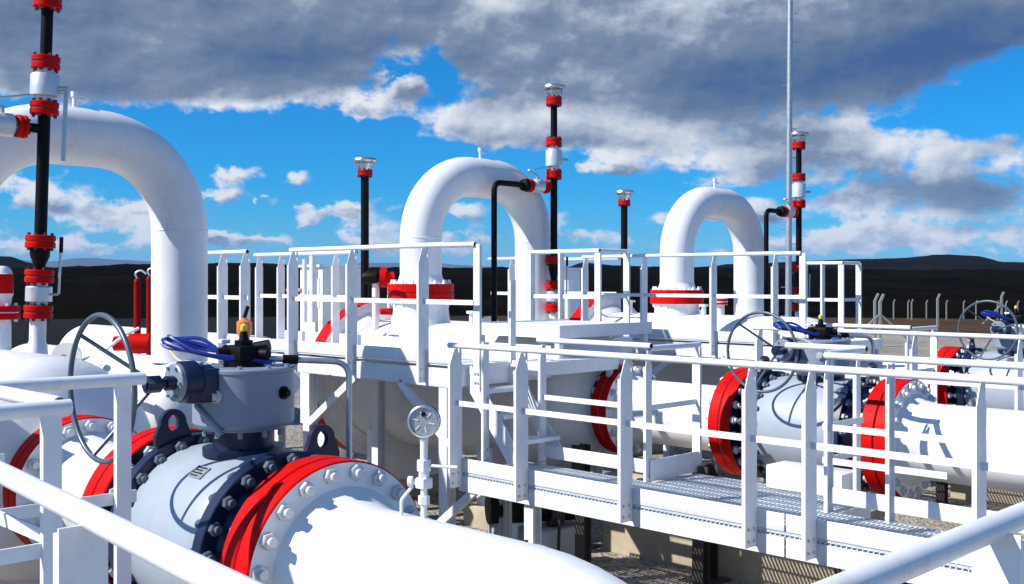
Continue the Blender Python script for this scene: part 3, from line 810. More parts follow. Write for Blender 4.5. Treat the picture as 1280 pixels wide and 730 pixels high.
# ------------------------------------------------------------------ pressure gauge on the near pipe
gu, gv = -3.45, 2.93
t = thing('pressure_gauge', 'round steel pressure gauge on a thin stem above the front white pipe', 'gauge', (gu, gv, .60))
st = MB().cyl((gu, gv, .585), (gu, gv, .60), .034, 18).cyl((gu, gv, .60), (gu, gv, .73), .014, 14).cyl((gu, gv, .665), (gu, gv, .70), .024, 6)
st.build('stem', 'white', t)
nv = MB().box((gu - .027, gv - .027, .73), (gu + .027, gv + .027, .775), .006).cyl((gu, gv, .775), (gu, gv, .80), .022, 6).box((gu - .022, gv - .022, .80), (gu + .022, gv + .022, .85), .005)
nv.cyl((gu, gv, .85), (gu, gv, .93), .016, 14).cyl((gu - .02, gv, .752), (gu - .055, gv - .02, .752), .012, 10)
nv = nv.build('needle_valve', 'white', t)
hdl = MB().cyl((gu - .05, gv - .02, .755), (gu - .065, gv - .03, .755), .022, 12); hdl.build('knob', 'white', nv)
MB().tube(fillet([(gu + .02, gv + .015, .825), (gu + .09, gv + .05, .825), (gu + .13, gv + .07, .825)], .02), .007, 8).build('bleed_tube', 'silver', nv)
MB().tube(fillet([(gu - .05, gv - .02, .735), (gu - .075, gv - .06, .68), (gu - .075, gv - .06, .585)], .03), .007, 8).build('bleed_tube', 'white', nv)
fd = Vector((.62, -.78, .05)).normalized()      # the dial faces the front right
c = Vector((gu, gv, 1.01))
ds = MB().lathe([(-.045, 0), (-.045, .055), (-.04, .062), (-.012, .064), (-.010, .060), (-.004, .060), (-.002, .067), (.018, .067), (.022, .062), (.022, .058), (.012, .056)], c, fd, 48)
dial = ds.build('case', 'steel', t)
MB().lathe([(.012, .0565), (.0125, 0)], c, fd, 40).build('dial_face', 'plate', dial)
ex = Vector((0, 0, 1)).cross(fd).normalized(); ey = fd.cross(ex)
mk = MB()
for k in range(6):
    a = PI / 6 + k * PI / 3 + .3
    d = ex * math.cos(a) + ey * math.sin(a); q = c + fd * .0145
    mk.bar(q + d * .022, q + d * .048, .004, .0015, fd)
mk.build('dial_marks', 'white', dial)
q = c + fd * .013 + ey * .030
MB().cyl(q, q + fd * .006, .010, 14).build('blow_out_plug', 'black', dial)
q = c - fd * .02
MB().lathe([(-.006, .0645), (-.006, .0668), (.006, .0668), (.006, .0645)], q, fd, 40).build('gasket', 'black', dial)
MB().cyl((gu, gv, .93), (gu, gv, .952), .019, 6).build('socket', 'silver', dial)

# ------------------------------------------------------------------ plinths, clutter under the walkway
def plinth(label, u0, u1, v0, v1, h):
    mb = MB().box((u0, v0, GROUND - .2), (u1, v1, GROUND + h), .02)
    o = mb.build('concrete_plinth', 'concrete'); return tag(o, label, 'plinth', 'concrete plinths')
plinth('long concrete plinth on the gravel below the grated lower walkway', -6.75, -4.1, 7.98, 8.62, .74)
plinth('concrete plinth below the nearest valve', -5.0, -4.3, 2.5, 3.2, .30)
plinth('concrete plinth on the gravel below the right white pipe', -3.75, -3.0, 8.0, 8.6, .5)
plinth('concrete plinth below the farthest valve', -5.4, -4.1, 12.76, 13.36, .5)
for k, lab in enumerate(('first concrete block under the left barrel', 'concrete block under the middle barrel', 'concrete block under the farthest barrel')):
    plinth(lab, -8.5, -8.1, RUNS[k] - .7, RUNS[k] + .7, .22); 
for k, lab in enumerate(('rear concrete block under the left barrel', 'rear concrete block under the middle barrel', 'rear concrete block under the farthest barrel')):
    plinth(lab, -10.4, -10.0, RUNS[k] - .7, RUNS[k] + .7, .22)
def steel_post(label, u, v, z1_, w=.1):
    t = thing('support_post', label, 'support post', (u, v, GROUND), 'dark steel support posts')
    leg(t, u, v, GROUND + .02, z1_, w, 'rust')
    return t
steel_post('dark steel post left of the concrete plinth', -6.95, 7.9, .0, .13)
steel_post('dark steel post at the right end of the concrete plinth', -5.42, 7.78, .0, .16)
t = thing('drain_pipe', 'dark capped drain pipe lying under the lower walkway', 'pipe', (-6.6, 7.0, -.4))
MB().cyl((-6.9, 6.6, -.42), (-6.45, 7.35, -.42), .14, 32).build('pipe', 'black', t)
MB().cyl((-6.62, 7.07, -.42), (-6.56, 7.17, -.42), .185, 32).build('collar', 'rust', t)
MB().tube(smooth_path([(-6.5, 7.1, -.28), (-6.4, 7.0, -.25), (-6.32, 6.9, -.5), (-6.3, 6.85, GROUND)], 6), .014, 8).build('hose', 'rubber', t)
bx = MB().box((-6.78, 6.85, GROUND), (-6.42, 7.4, -.60), .01).build('junction_box', 'greybox'); tag(bx, 'grey steel box standing on the gravel under the walkway', 'box')
t = thing('support_column', 'blue grey steel panel column under the left end of the lower walkway', 'column', (-6.75, 6.45, GROUND))
MB().box((-6.92, 6.62, GROUND), (-6.66, 6.66, -.21)).build('panel', 'greybox', t)
mb = MB()
for j in range(4): mb.box((-6.9 + j * .07, 6.6, GROUND), (-6.885 + j * .07, 6.619, -.215))
mb.build('ribs', 'greybox', t)
t = thing('drain_valve', 'small black valve with lever on the pipework behind the pressure gauge', 'valve', (-5.2, 4.9, -.4))
MB().tube(fillet([(-6.3, 5.0, -.55), (-5.1, 4.8, -.55), (-4.0, 4.7, -.55)], .1), .05, 16).build('pipe', 'rust', t)
MB().cyl((-5.2, 4.82, -.62), (-5.2, 4.82, -.30), .075, 18).cyl((-5.2, 4.82, -.3), (-5.2, 4.82, -.16), .03, 12).build('body', 'black', t)
MB().bar((-5.25, 4.75, -.16), (-4.95, 5.1, -.12), .035, .015).build('lever', 'black', t)
MB().cyl((-4.6, 4.76, -.55), (-4.52, 4.755, -.55), .10, 24).build('collar', 'greybox', t)
for k, (p, q, r, lab) in enumerate((((-7.0, 4.3, -.75), (-3.2, 4.3, -.75), .09, 'pale grey drain pipe on the gravel behind the front pipe'),
                                    ((-6.9, 5.5, -.86), (-2.6, 5.5, -.86), .06, 'thin dark pipe on the gravel in front of the lower walkway'))):
    o = MB().cyl(p, q, r, 24).build('drain_line', ('greybox', 'rust')[k]); tag(o, lab, 'pipe')

# ------------------------------------------------------------------ background equipment
t = thing('pump_unit', 'red pump with two tall red cylinders left of the left arch leg', 'pump', (-15.2, 7.46, .3))
for dx, h in ((-.06, 1.62), (.07, 1.66)):
    c = MB().cyl((-15.2 + dx, 7.46 + dx, .44), (-15.2 + dx, 7.46 + dx, h - .04), .05, 20).lathe([(h - .04, .05), (h, .035), (h + .01, 0)], (-15.2 + dx, 7.46 + dx, 0), ZZ, 20)
    b = c.build('cylinder', 'darkred', t)
    MB().tube(smooth_path([(-15.2 + dx, 7.46 + dx, h), (-15.2 + dx - .02, 7.44 + dx, h + .08), (-15.17 + dx, 7.5 + dx, h + .12), (-15.1 + dx, 7.55 + dx, h + .07)], 5), .014, 8).build('hose', 'silver', b)
m = MB().lathe([(-.28, 0), (-.28, .11), (-.06, .11), (-.05, .15), (.26, .15), (.28, .10), (.30, 0)], (-15.26, 7.34, .66), (S2 / 2, S2 / 2, 0), 28).build('motor', 'red', t)
MB().tube(smooth_path([(-15.0, 7.3, .9), (-15.1, 7.1, .78), (-15.3, 6.9, .55)], 5), .022, 8).build('hose', 'white', t)
MB().box((-15.6, 7.0, GROUND), (-14.8, 7.8, .40), .02).build('base', 'white', t)
def cabinet(label, u, v):
    t = thing('cabinet', label, 'cabinet', (u, v, GROUND), 'white instrument cabinets')
    MB().box((u - .3, v - .35, GROUND + .5), (u + .3, v + .35, 1.78), .015).box((u - .2, v - .25, GROUND), (u + .2, v + .25, GROUND + .5)).build('body', 'white', t)
    MB().box((u - .34, v - .39, 1.781), (u + .34, v + .39, 1.82), .006).build('roof', 'white', t)
    MB().box((u - .2, v - .362, 1.2), (u + .2, v - .351, 1.62), .003).build('door', 'rail', t)
    MB().box((u - .05, v - .372, 1.34), (u + .04, v - .3625, 1.46), .003).build('window', 'black', t)
    k = MB().cyl((u + .25, v - .5, 1.0), (u + .25, v - .5, 1.95), .05, 16).cyl((u + .05, v - .5, 1.0), (u + .05, v - .5, 1.9), .035, 14).build('pipes', 'white', t)
    MB().cyl((u + .62, v - .35, 1.42), (u + .62, v - .35, 1.60), .085, 20).build('valve_head', 'white', t)
    MB().cyl((u + .62, v - .35, GROUND), (u + .62, v - .35, 1.42), .05, 16).build('riser', 'white', t)
    MB().cyl((u - .62, v - .35, 1.45), (u - .25, v - .35, 1.45), .03, 14).build('orange_pipe', 'orange', t)
cabinet('white instrument cabinet behind the middle barrel, left of the arch flange', -13.1, 9.35)
cabinet('white instrument cabinet beyond the rails, just right of the middle vent stack', -13.2, 14.3)
u, v = -8.9, 5.05
t = thing('orange_valve', 'small orange actuator behind the grey gear drum', 'valve', (-9.54, 5.75, .6), None)
MB().lathe([(.62, .05), (.75, .05), (.77, .09), (.85, .09), (.88, .05)], (-9.54, 5.75, 0), ZZ, 20).build('stem', 'white', t)
MB().lathe([(.87, 0), (.87, .06), (.97, .07), (1.02, .05), (1.08, .075), (1.18, .075), (1.21, .03), (1.24, 0)], (-9.54, 5.75, 0), ZZ, 24).build('actuator', 'orange', t)
MB().cyl((-9.44, 5.8, .92), (-9.32, 5.9, .95), .06, 14).build('switch', 'black', t); MB().cyl((-9.54, 5.75, 1.22), (-9.52, 5.78, 1.34), .02, 8).build('aerial', 'black', t)
o = MB().tube([(-12.5, 5.75, .62), (-8.7, 5.75, .62)], .10, 24).build('branch_line', 'white'); tag(o, 'thin white pipe carrying the orange actuator', 'pipe')
u, v = -10.44, 8.1
t = thing('drain_valve', 'small black and red valve left of the red flange of the middle arch', 'valve', (u, v, 1.0), None)
MB().cyl((u, v, 1.0), (u, v, 1.58), .045, 18).build('riser', 'white', t)
MB().lathe([(-.16, 0), (-.16, .055), (-.10, .085), (.02, .085), (.03, .06), (.06, .06)], (u, v, 1.63), (S2 / 2, S2 / 2, 0), 24).build('actuator', 'black', t)
MB().lathe([(.06, 0), (.06, .12), (.13, .12), (.13, .07), (.22, .07), (.22, 0)], (u, v, 1.63), (S2 / 2, S2 / 2, 0), 24).build('flange', 'red', t)
MB().cyl((u + .12, v + .12, 1.2), (u + .12, v + .12, 1.57), .03, 14).build('side_pipe', 'white', t)
u, v = -10.2, 8.2
t = thing('drain_valve', 'low red valve with black knob beside the neck of the middle arch', 'valve', (u, v, 1.0), None)
MB().cyl((u, v, 1.0), (u, v, 1.16), .04, 16).build('riser', 'white', t)
MB().cyl((u - .12, v - .12, 1.22), (u + .05, v + .05, 1.22), .04, 16).build('body', 'red', t)
MB().lathe([(0, .03), (.03, .06), (.08, .07), (.11, .05), (.12, 0)], (u + .05, v + .05, 1.22), (S2 / 2, S2 / 2, -.2), 18).build('knob', 'black', t)
# low rail and pipes behind the left barrel
t = thing('railing', 'low white handrail behind the left barrel, under the handwheel', 'handrail', (-10.0, 4.2, .2), None)
for zz in (.55, .85): MB().tube([(-13.0, 4.05, zz), (-8.9, 4.05, zz)], .03, 12).build('rail', 'rail', t)
for u in (-12.9, -12.0, -11.0, -10.0, -9.0): MB().box((u - .03, 4.02, GROUND), (u + .03, 4.08, .88)).build('post', 'rail', t)
t = thing('storage_tank', 'pale low tank beyond the left barrel', 'tank', (-20, 11.0, GROUND), None)
MB().cyl((-24, 10.5, -.15), (-17, 10.5, -.15), .75, 40).build('shell', 'white', t)
for u in (-22.5, -18.5): MB().box((u - .15, 9.8, GROUND), (u + .15, 11.2, -.7)).build('saddle', 'concrete', t)

# ------------------------------------------------------------------ mast
X, Y = 6.13, 24.0
u, v = site(X, Y)
t = thing('antenna_mast', 'very tall thin grey antenna mast with climbing pegs', 'mast', (u, v, GROUND))
MB().cyl((u, v, GROUND), (u + .045, v + .045, 10.0), .074, 20, r2=.055).build('pole', 'galv', t)
pg = MB()
for k in range(26):
    z = .8 + k * .32; s = 1 if k % 2 else -1
    f = (z + 1) / 11 * .045
    pg.cyl((u + f + s * .05, v + f + s * .05, z), (u + f + s * .12, v + f + s * .12, z), .009, 6)
pg.build('pegs', 'galv', t)
MB().box((u - .3, v - .3, GROUND - .1), (u + .3, v + .3, GROUND + .15), .02).build('footing', 'concrete', t)

# ------------------------------------------------------------------ fence posts at the field's edge
def ground_z(r):
    if r < 60: return GROUND
    if r < 125: return GROUND - 1.6 * (r - 60) / 65
    return GROUND - 1.6
def fence_post(label, px, Y, hgt, grp, braces=False, w=.12):
    X = (px - 640) / 1350 * Y; u, v = site(X, Y); g = ground_z(math.hypot(X, Y))
    t = thing('fence_post', label, 'fence post', (u, v, g), grp)
    mb = MB()
    d = Vector((1, 1, 0)).normalized()
    q = Vector((u, v, g + hgt * .86))
    mb.bar((u, v, g - .2), q, w, w, (1, 1, 0)); mb.bar(q - Vector((0, 0, .02)), q + d * hgt * .07 + Vector((0, 0, hgt * .14)), w * .9, w * .9, (1, 1, 0))
    mb.build('shaft', 'fence', t)
    if braces:
        for s in braces:
            MB().bar((u, v, g + hgt * .62), (u + s * 1.0, v + s * 1.0, g), w * .7, w * .7, (1, 1, 0)).build('brace', 'fence', t)
    return t
fence_post('grey corner fence post with slanting braces on both sides', 1100, 42, 2.05, 'concrete fence posts', (-1, 1), .10)
fence_post('grey fence post standing close beside the braced corner post', 1093.5, 44, 2.05, 'concrete fence posts', None, .09)
fence_post('taller grey fence post with angled top standing alone, nearer than the far row', 1172, 64, 2.0, 'concrete fence posts', None, .11)
fence_post('thick grey fence post with a brace at the right, above the handwheel', 1252, 80, 2.4, 'concrete fence posts', (-1,), .14)
for px, Y in ((1117, 108), (1135, 112), (1139.5, 104), (1183, 112), (1204.5, 116), (1220, 110), (1247, 112), (1257.5, 110), (1071, 110), (1158, 118), (1272, 112)):
    fence_post('thin grey fence post with angled top in the far row at the brown field', px, Y, 2.0, 'concrete fence posts', None, .10)

# ------------------------------------------------------------------ ground and hills
def ground_mat():
    m, nt, b = newmat('ground_cover'); N, L = nt.nodes, nt.links
    geo = N.new('ShaderNodeNewGeometry')
    ln = N.new('ShaderNodeVectorMath'); ln.operation = 'LENGTH'; L.new(geo.outputs['Position'], ln.inputs[0])
    def noise(scale, det=5, rough=.6):
        n = N.new('ShaderNodeTexNoise'); n.inputs['Scale'].default_value = scale; n.inputs['Detail'].default_value = det; n.inputs['Roughness'].default_value = rough
        L.new(geo.outputs['Position'], n.inputs['Vector']); return n
    def ramp(src, stops):
        r = N.new('ShaderNodeValToRGB'); e = r.color_ramp.elements
        while len(e) < len(stops): e.new(.5)
        for k, (p, c) in enumerate(stops): e[k].position = p; e[k].color = (*c, 1)
        L.new(src, r.inputs[0]); return r
    vor = N.new('ShaderNodeTexVoronoi'); vor.inputs['Scale'].default_value = 26; L.new(geo.outputs['Position'], vor.inputs['Vector'])
    grav = ramp(vor.outputs['Color'], [(0, (.16, .145, .12)), (.5, (.33, .30, .26)), (1, (.52, .48, .42))])
    big = ramp(noise(.35).outputs['Fac'], [(.3, (.72, .72, .72)), (.7, (1.1, 1.08, 1.04))])
    mg = N.new('ShaderNodeMix'); mg.data_type = 'RGBA'; mg.blend_type = 'MULTIPLY'; mg.inputs[0].default_value = 1
    L.new(grav.outputs[0], mg.inputs[6]); L.new(big.outputs[0], mg.inputs[7])
    fld = ramp(noise(.22, 9, .72).outputs['Fac'], [(.25, (.016, .018, .006)), (.45, (.055, .028, .012)), (.60, (.10, .052, .02)), (.8, (.026, .03, .010))])
    wob = N.new('ShaderNodeMath'); wob.operation = 'MULTIPLY_ADD'; wob.inputs[1].default_value = 9; L.new(noise(.12).outputs['Fac'], wob.inputs[0]); L.new(ln.outputs['Value'], wob.inputs[2])
    sx = N.new('ShaderNodeVectorMath'); sx.operation = 'DOT_PRODUCT'; sx.inputs[1].default_value = (S2 / 2, S2 / 2, 0); L.new(geo.outputs['Position'], sx.inputs[0])
    sm = N.new('ShaderNodeMapRange'); sm.interpolation_type = 'SMOOTHSTEP'; sm.inputs[1].default_value = -14; sm.inputs[2].default_value = 8; L.new(sx.outputs['Value'], sm.inputs[0])
    nr = N.new('ShaderNodeMath'); nr.operation = 'MULTIPLY_ADD'; nr.inputs[1].default_value = -16; L.new(sm.outputs[0], nr.inputs[0])
    ad = N.new('ShaderNodeMath'); ad.operation = 'ADD'; ad.inputs[1].default_value = 16; L.new(wob.outputs[0], ad.inputs[0]); L.new(ad.outputs[0], nr.inputs[2])
    st = N.new('ShaderNodeMapRange'); st.interpolation_type = 'SMOOTHSTEP'; st.inputs[1].default_value = 57; st.inputs[2].default_value = 63; L.new(nr.outputs[0], st.inputs[0])
    fm = N.new('ShaderNodeMix'); fm.data_type = 'RGBA'; L.new(sm.outputs[0], fm.inputs[0]); fm.inputs[6].default_value = (.006, .0065, .004, 1); L.new(fld.outputs[0], fm.inputs[7])
    mx = N.new('ShaderNodeMix'); mx.data_type = 'RGBA'; L.new(st.outputs[0], mx.inputs[0]); L.new(mg.outputs[2], mx.inputs[6]); L.new(fm.outputs[2], mx.inputs[7])
    L.new(mx.outputs[2], b.inputs['Base Color']); b.inputs['Roughness'].default_value = .95
    b.inputs['Specular IOR Level'].default_value = .15
    bp = N.new('ShaderNodeBump'); bp.inputs['Strength'].default_value = .9; bp.inputs['Distance'].default_value = .03
    L.new(vor.outputs['Distance'], bp.inputs['Height']); L.new(bp.outputs[0], b.inputs['Normal'])
    return m
def radial(name, radii, angs, zf, mat):
    bm = bmesh.new(); rows = []
    for r in radii:
        rows.append([bm.verts.new((*site(r * math.sin(a), r * math.cos(a)), zf(r, a))) for a in angs])
    for i in range(len(rows) - 1):
        for k in range(len(angs) - 1):
            f = bm.faces.new((rows[i][k], rows[i][k + 1], rows[i + 1][k + 1], rows[i + 1][k])); f.smooth = True
    bmesh.ops.remove_doubles(bm, verts=bm.verts[:], dist=1e-4)
    bmesh.ops.recalc_face_normals(bm, faces=bm.faces[:])
    if sum(f.normal.z for f in bm.faces) < 0: bmesh.ops.reverse_faces(bm, faces=bm.faces[:])
    me = bpy.data.meshes.new(name); bm.to_mesh(me); bm.free(); me.materials.append(mat)
    o = bpy.data.objects.new(name, me); C.objects.link(o); return struct(o)
full = [2 * PI * k / 96 for k in range(97)]
radial('ground', [.5, 6, 14, 25, 40, 60, 70, 80, 95, 110, 125, 160, 300, 800, 2000, 5000, 16000, 17500], full, lambda r, a: ground_z(r), ground_mat())

def forest_mat(name, c0, c1, bare=None, scale=.02, bare_amt=.70):
    m, nt, b = newmat(name); N, L = nt.nodes, nt.links
    geo = N.new('ShaderNodeNewGeometry')
    n = N.new('ShaderNodeTexNoise'); n.inputs['Scale'].default_value = scale; n.inputs['Detail'].default_value = 10; n.inputs['Roughness'].default_value = .7
    L.new(geo.outputs['Position'], n.inputs['Vector'])
    r = N.new('ShaderNodeValToRGB'); e = r.color_ramp.elements
    e[0].position = .35; e[0].color = (*c0, 1); e[1].position = .68; e[1].color = (*c1, 1)
    L.new(n.outputs['Fac'], r.inputs[0]); out = r.outputs[0]
    if bare:
        n2 = N.new('ShaderNodeTexNoise'); n2.inputs['Scale'].default_value = scale * .25; n2.inputs['Detail'].default_value = 6
        mp = N.new('ShaderNodeMapping'); mp.inputs['Scale'].default_value = (1, 1, 6)
        L.new(geo.outputs['Position'], mp.inputs[0]); L.new(mp.outputs[0], n2.inputs['Vector'])
        s = N.new('ShaderNodeMapRange'); s.inputs[1].default_value = bare_amt; s.inputs[2].default_value = bare_amt + .03; L.new(n2.outputs['Fac'], s.inputs[0])
        mx = N.new('ShaderNodeMix'); mx.data_type = 'RGBA'; L.new(s.outputs[0], mx.inputs[0]); L.new(out, mx.inputs[6]); mx.inputs[7].default_value = (*bare, 1); out = mx.outputs[2]
    L.new(out, b.inputs['Base Color']); b.inputs['Roughness'].default_value = 1; b.inputs['Specular IOR Level'].default_value = 0
    return m
from mathutils import noise as mnoise
def hill(name, r0, r1, r2, prof, mat, rough, a0=-34, a1=34, n=150, rows=14, base=-2.8):
    # prof: (px, py) of the skyline; the slope climbs from r0 to the crest at r1 and falls behind it
    P = sorted((math.atan((px - 640) / 1350), py) for px, py in prof)
    def sky(a):
        if a <= P[0][0]: return P[0][1]
        for (x0, y0), (x1, y1) in zip(P, P[1:]):
            if a <= x1:
                s = (a - x0) / (x1 - x0); s = s * s * (3 - 2 * s); return y0 + (y1 - y0) * s
        return P[-1][1]
    angs = [math.radians(a0 + (a1 - a0) * k / n) for k in range(n + 1)]
    radii = [r0 + (r1 - r0) * i / rows for i in range(rows + 1)] + [r1 + (r2 - r1) * i / 4 for i in range(1, 5)]
    def zf(r, a):
        top = EYE + (350 - sky(a)) / 1350 * math.cos(a) * r1
        if r <= r1: s = (r - r0) / (r1 - r0); s = s * (2 - s) if top > 0 else s
        else: s = 1 - ((r - r1) / (r2 - r1)) ** 1.3
        w = min(1, s * 3)
        q = Vector((math.sin(a) * r, math.cos(a) * r, 0))
        dz = rough * r1 / 400 * w * (mnoise.fractal(q * (8 / r1), 1.0, 2.0, 5) * 1.0 + mnoise.fractal(q * (90 / r1), .8, 2.0, 3) * .35)
        return base + (top - base) * max(0, s) + dz
    return radial(name, radii, angs, zf, mat)
dark = forest_mat('dark_scrub', (.0010, .0013, .0013), (.0075, .0065, .004), (.05, .034, .02), .045, .70)
hill('wooded_slope', 122, 480, 700, [(0, 337), (190, 333), (420, 337), (640, 337), (760, 336), (1000, 338), (1280, 340)], dark, .95, n=420, rows=26)
hill('hills', 720, 1000, 1500, [(-60, 322), (10, 322), (40, 330), (70, 338), (250, 335), (270, 328), (330, 329), (400, 334), (470, 338), (700, 338), (730, 329), (770, 333), (850, 336), (940, 330), (1000, 327), (1060, 325), (1120, 324), (1180, 319), (1215, 320), (1260, 328), (1330, 326)],
     forest_mat('far_forest', (.0015, .002, .0022), (.010, .0085, .006), (.16, .135, .11), .010, .70), .5, n=320)
hill('far_mountains', 10000, 14000, 15500, [(-60, 322), (60, 328), (100, 323), (190, 327), (300, 331), (420, 334), (460, 329), (540, 331), (600, 334), (700, 337), (900, 336), (1280, 338)],
     forest_mat('mountain', (.03, .035, .03), (.06, .06, .05), None, .002), .6, n=220)

# ------------------------------------------------------------------ air
hz = MB().box((-17800, -17800, -4.2), (17800, 17800, 420)).build('haze', 'white')
hz.data.materials.clear(); hm = bpy.data.materials.new('haze_air'); hm.use_nodes = True
hn = hm.node_tree; hn.nodes.clear()
ho = hn.nodes.new('ShaderNodeOutputMaterial'); hp = hn.nodes.new('ShaderNodeVolumePrincipled')
hp.inputs['Color'].default_value = (.42, .66, 1.0, 1); hp.inputs['Density'].default_value = HAZE; hp.inputs['Anisotropy'].default_value = 0
hn.links.new(hp.outputs[0], ho.inputs['Volume']); hz.data.materials.append(hm); hz['kind'] = 'stuff'

# ------------------------------------------------------------------ sky with clouds (world directions only)
su, sv, SEL = -.50, -1.0, 41.0
SROT = math.atan2(su, sv)
w = bpy.data.worlds.new('World'); sc.world = w; w.use_nodes = True
nt = w.node_tree; N, L = nt.nodes, nt.links
bg = N['Background']
sky = N.new('ShaderNodeTexSky'); sky.sky_type = 'NISHITA'; sky.sun_disc = False
sky.sun_elevation = math.radians(SEL); sky.sun_rotation = SROT
sky.air_density = 1.0; sky.dust_density = .3; sky.ozone_density = 3.0; sky.altitude = 600
def mt(op, a, b=None, c=None, clamp=False):
    n = N.new('ShaderNodeMath'); n.operation = op; n.use_clamp = clamp
    for i, x in enumerate((a, b, c)):
        if x is None: continue
        if isinstance(x, (int, float)): n.inputs[i].default_value = x
        else: L.new(x, n.inputs[i])
    return n.outputs[0]
def vm(op, a, b=None, c=None, out='Vector'):
    n = N.new('ShaderNodeVectorMath'); n.operation = op
    for i, x in enumerate((a, b, c)):
        if x is None: continue
        if isinstance(x, (tuple, Vector)): n.inputs[i].default_value = x
        else: L.new(x, n.inputs[i])
    return n.outputs[out]
tc = N.new('ShaderNodeTexCoord'); D = tc.outputs['Generated']
cr = vm('DOT_PRODUCT', D, (1 / S2, 1 / S2, 0), out='Value'); cf = vm('DOT_PRODUCT', D, (-1 / S2, 1 / S2, 0), out='Value')
az = mt('ARCTAN2', cr, cf)
sp = N.new('ShaderNodeSeparateXYZ'); L.new(D, sp.inputs[0])
el = mt('ARCSINE', sp.outputs['Z'])
cb = N.new('ShaderNodeCombineXYZ'); L.new(az, cb.inputs[0]); L.new(el, cb.inputs[1]); Pv = cb.outputs[0]
def noise(vec, scale, det, rough, off=(0, 0, 0), st=(1, 1.7, 1)):
    q = vm('MULTIPLY_ADD', vec, st, off)
    n = N.new('ShaderNodeTexNoise'); n.inputs['Scale'].default_value = scale; n.inputs['Detail'].default_value = det; n.inputs['Roughness'].default_value = rough
    L.new(q, n.inputs['Vector']); return n
def blobs(lst, vec, updown=False):
    tot = None; ud = None
    for px, py, rx, ry, wt in lst:
        a = math.atan((px - 640) / 1350); e = math.atan((350 - py) / 1350 * math.cos(a))
        q = vm('MULTIPLY_ADD', vec, (1350 / rx, 1350 / ry, 0), (-a * 1350 / rx, -e * 1350 / ry, 0))
        d = vm('DOT_PRODUCT', q, q, out='Value')
        g = mt('POWER', .36788, d)
        tot = mt('MULTIPLY', g, wt) if tot is None else mt('MULTIPLY_ADD', g, wt, tot)
        if updown:
            h = vm('DOT_PRODUCT', q, (-.35 * wt, wt, 0), out='Value')
            ud = mt('MULTIPLY', g, h) if ud is None else mt('MULTIPLY_ADD', g, h, ud)
    return (tot, ud) if updown else tot
wv = noise(Pv, 9, 4, .6, (3, 1, 0), (1, 1, 1))
wc = vm('SUBTRACT', wv.outputs['Color'], (.5, .5, .5))
Pw = vm('MULTIPLY_ADD', wc, (.022, .016, 0), Pv)
COVER = [(110, 20, 230, 85, 1.5), (330, 40, 150, 80, 1.3), (440, 25, 90, 55, .8), (300, 105, 120, 34, .7), (50, 80, 110, 40, .6), (150, 100, 120, 26, .3),
         (640, 20, 130, 90, 1.3), (760, 60, 150, 90, 1.1), (930, 70, 200, 85, 1.4), (1130, 50, 170, 65, 1.2), (1240, 15, 90, 50, .8), (590, 155, 60, 30, 1.1), (680, 160, 100, 32, 1.0), (790, 160, 70, 30, .7), (870, 150, 110, 40, .5),
         (540, 8, 60, 30, .7), (1240, 225, 70, 34, .55), (1090, 270, 150, 20, .4), (1000, 175, 80, 20, .3), (930, 195, 110, 26, .8), (1050, 185, 110, 36, .8), (1170, 185, 70, 26, .8), (1120, 240, 120, 22, .85), (1230, 258, 90, 26, .85), (1010, 252, 50, 12, .5), (1190, 300, 150, 14, .9), (1260, 180, 45, 18, .8), (960, 222, 60, 14, .5),
        ]
PUFF = [(770, 213, 40, 16, 1.35), (65, 240, 80, 22, 1.2), (130, 258, 50, 12, .7), (0, 300, 80, 16, .8), (285, 214, 36, 10, 1.1), (275, 242, 32, 13, 1.1), (508, 106, 30, 22, 1.25), (455, 132, 30, 13, 1.1),
         (400, 264, 52, 10, 1.1), (450, 256, 30, 12, 1.0), (385, 277, 22, 7, .9), (334, 299, 44, 10, 1.2), (280, 296, 34, 9, 1.0), (145, 272, 60, 12, .9), (185, 258, 34, 16, .9), (590, 268, 44, 20, 1.1), (600, 300, 54, 12, .9), (475, 280, 44, 14, 1.0),
         (955, 268, 30, 15, 1.2), (880, 262, 54, 12, .8), (820, 272, 34, 14, 1.0), (470, 303, 60, 10, .9), (740, 300, 60, 10, .7), (1040, 300, 90, 12, 1.0), (210, 298, 60, 10, .9), (110, 310, 90, 9, .9), (340, 250, 16, 8, .8), (375, 220, 16, 7, .7), (700, 290, 60, 8, .6), (560, 315, 120, 7, .6), (900, 312, 120, 7, .6),
         (230, 285, 50, 14, .6), (20, 215, 60, 10, .5), (520, 255, 40, 9, .7), (690, 275, 40, 9, .6), (860, 300, 60, 10, .7), (1090, 285, 60, 12, .8), (1230, 318, 120, 8, .7)]
GAP = [(1250, 110, 50, 36, -1.0), (490, 85, 40, 24, -1.0), (545, 85, 22, 34, -.8), (430, 160, 100, 18, -.4), (330, 180, 170, 26, -.4), (945, 240, 60, 9, -.5), (660, 240, 60, 30, -.3), (1225, 132, 40, 18, -.4)]
DARK = [(160, 10, 260, 40, .10), (400, 80, 90, 36, .20), (300, 65, 110, 30, .16), (20, 20, 60, 30, .2), (230, 30, 50, 20, -.08), (610, 15, 40, 40, -.32), (700, 30, 120, 60, .08), (860, 90, 150, 50, .20), (950, 115, 120, 40, .32), (1120, 80, 140, 45, .42), (1240, 40, 90, 50, .34), (580, 80, 60, 30, .16),
        (1060, 212, 120, 14, .18), (1200, 232, 110, 14, .18), (90, 262, 90, 9, .42), (1240, 282, 110, 8, .2), (740, 182, 120, 10, .12), (880, 30, 60, 40, -.14), (690, 150, 120, 20, -.30), (860, 165, 80, 16, -.2), (1120, 165, 60, 22, -.30), (320, 142, 110, 14, -.35), (900, 196, 90, 16, -.25), (1150, 190, 60, 14, -.28), (1190, 296, 130, 9, -.25), (1000, 215, 60, 12, -.2)]
LO = (-.012, .013, 0)
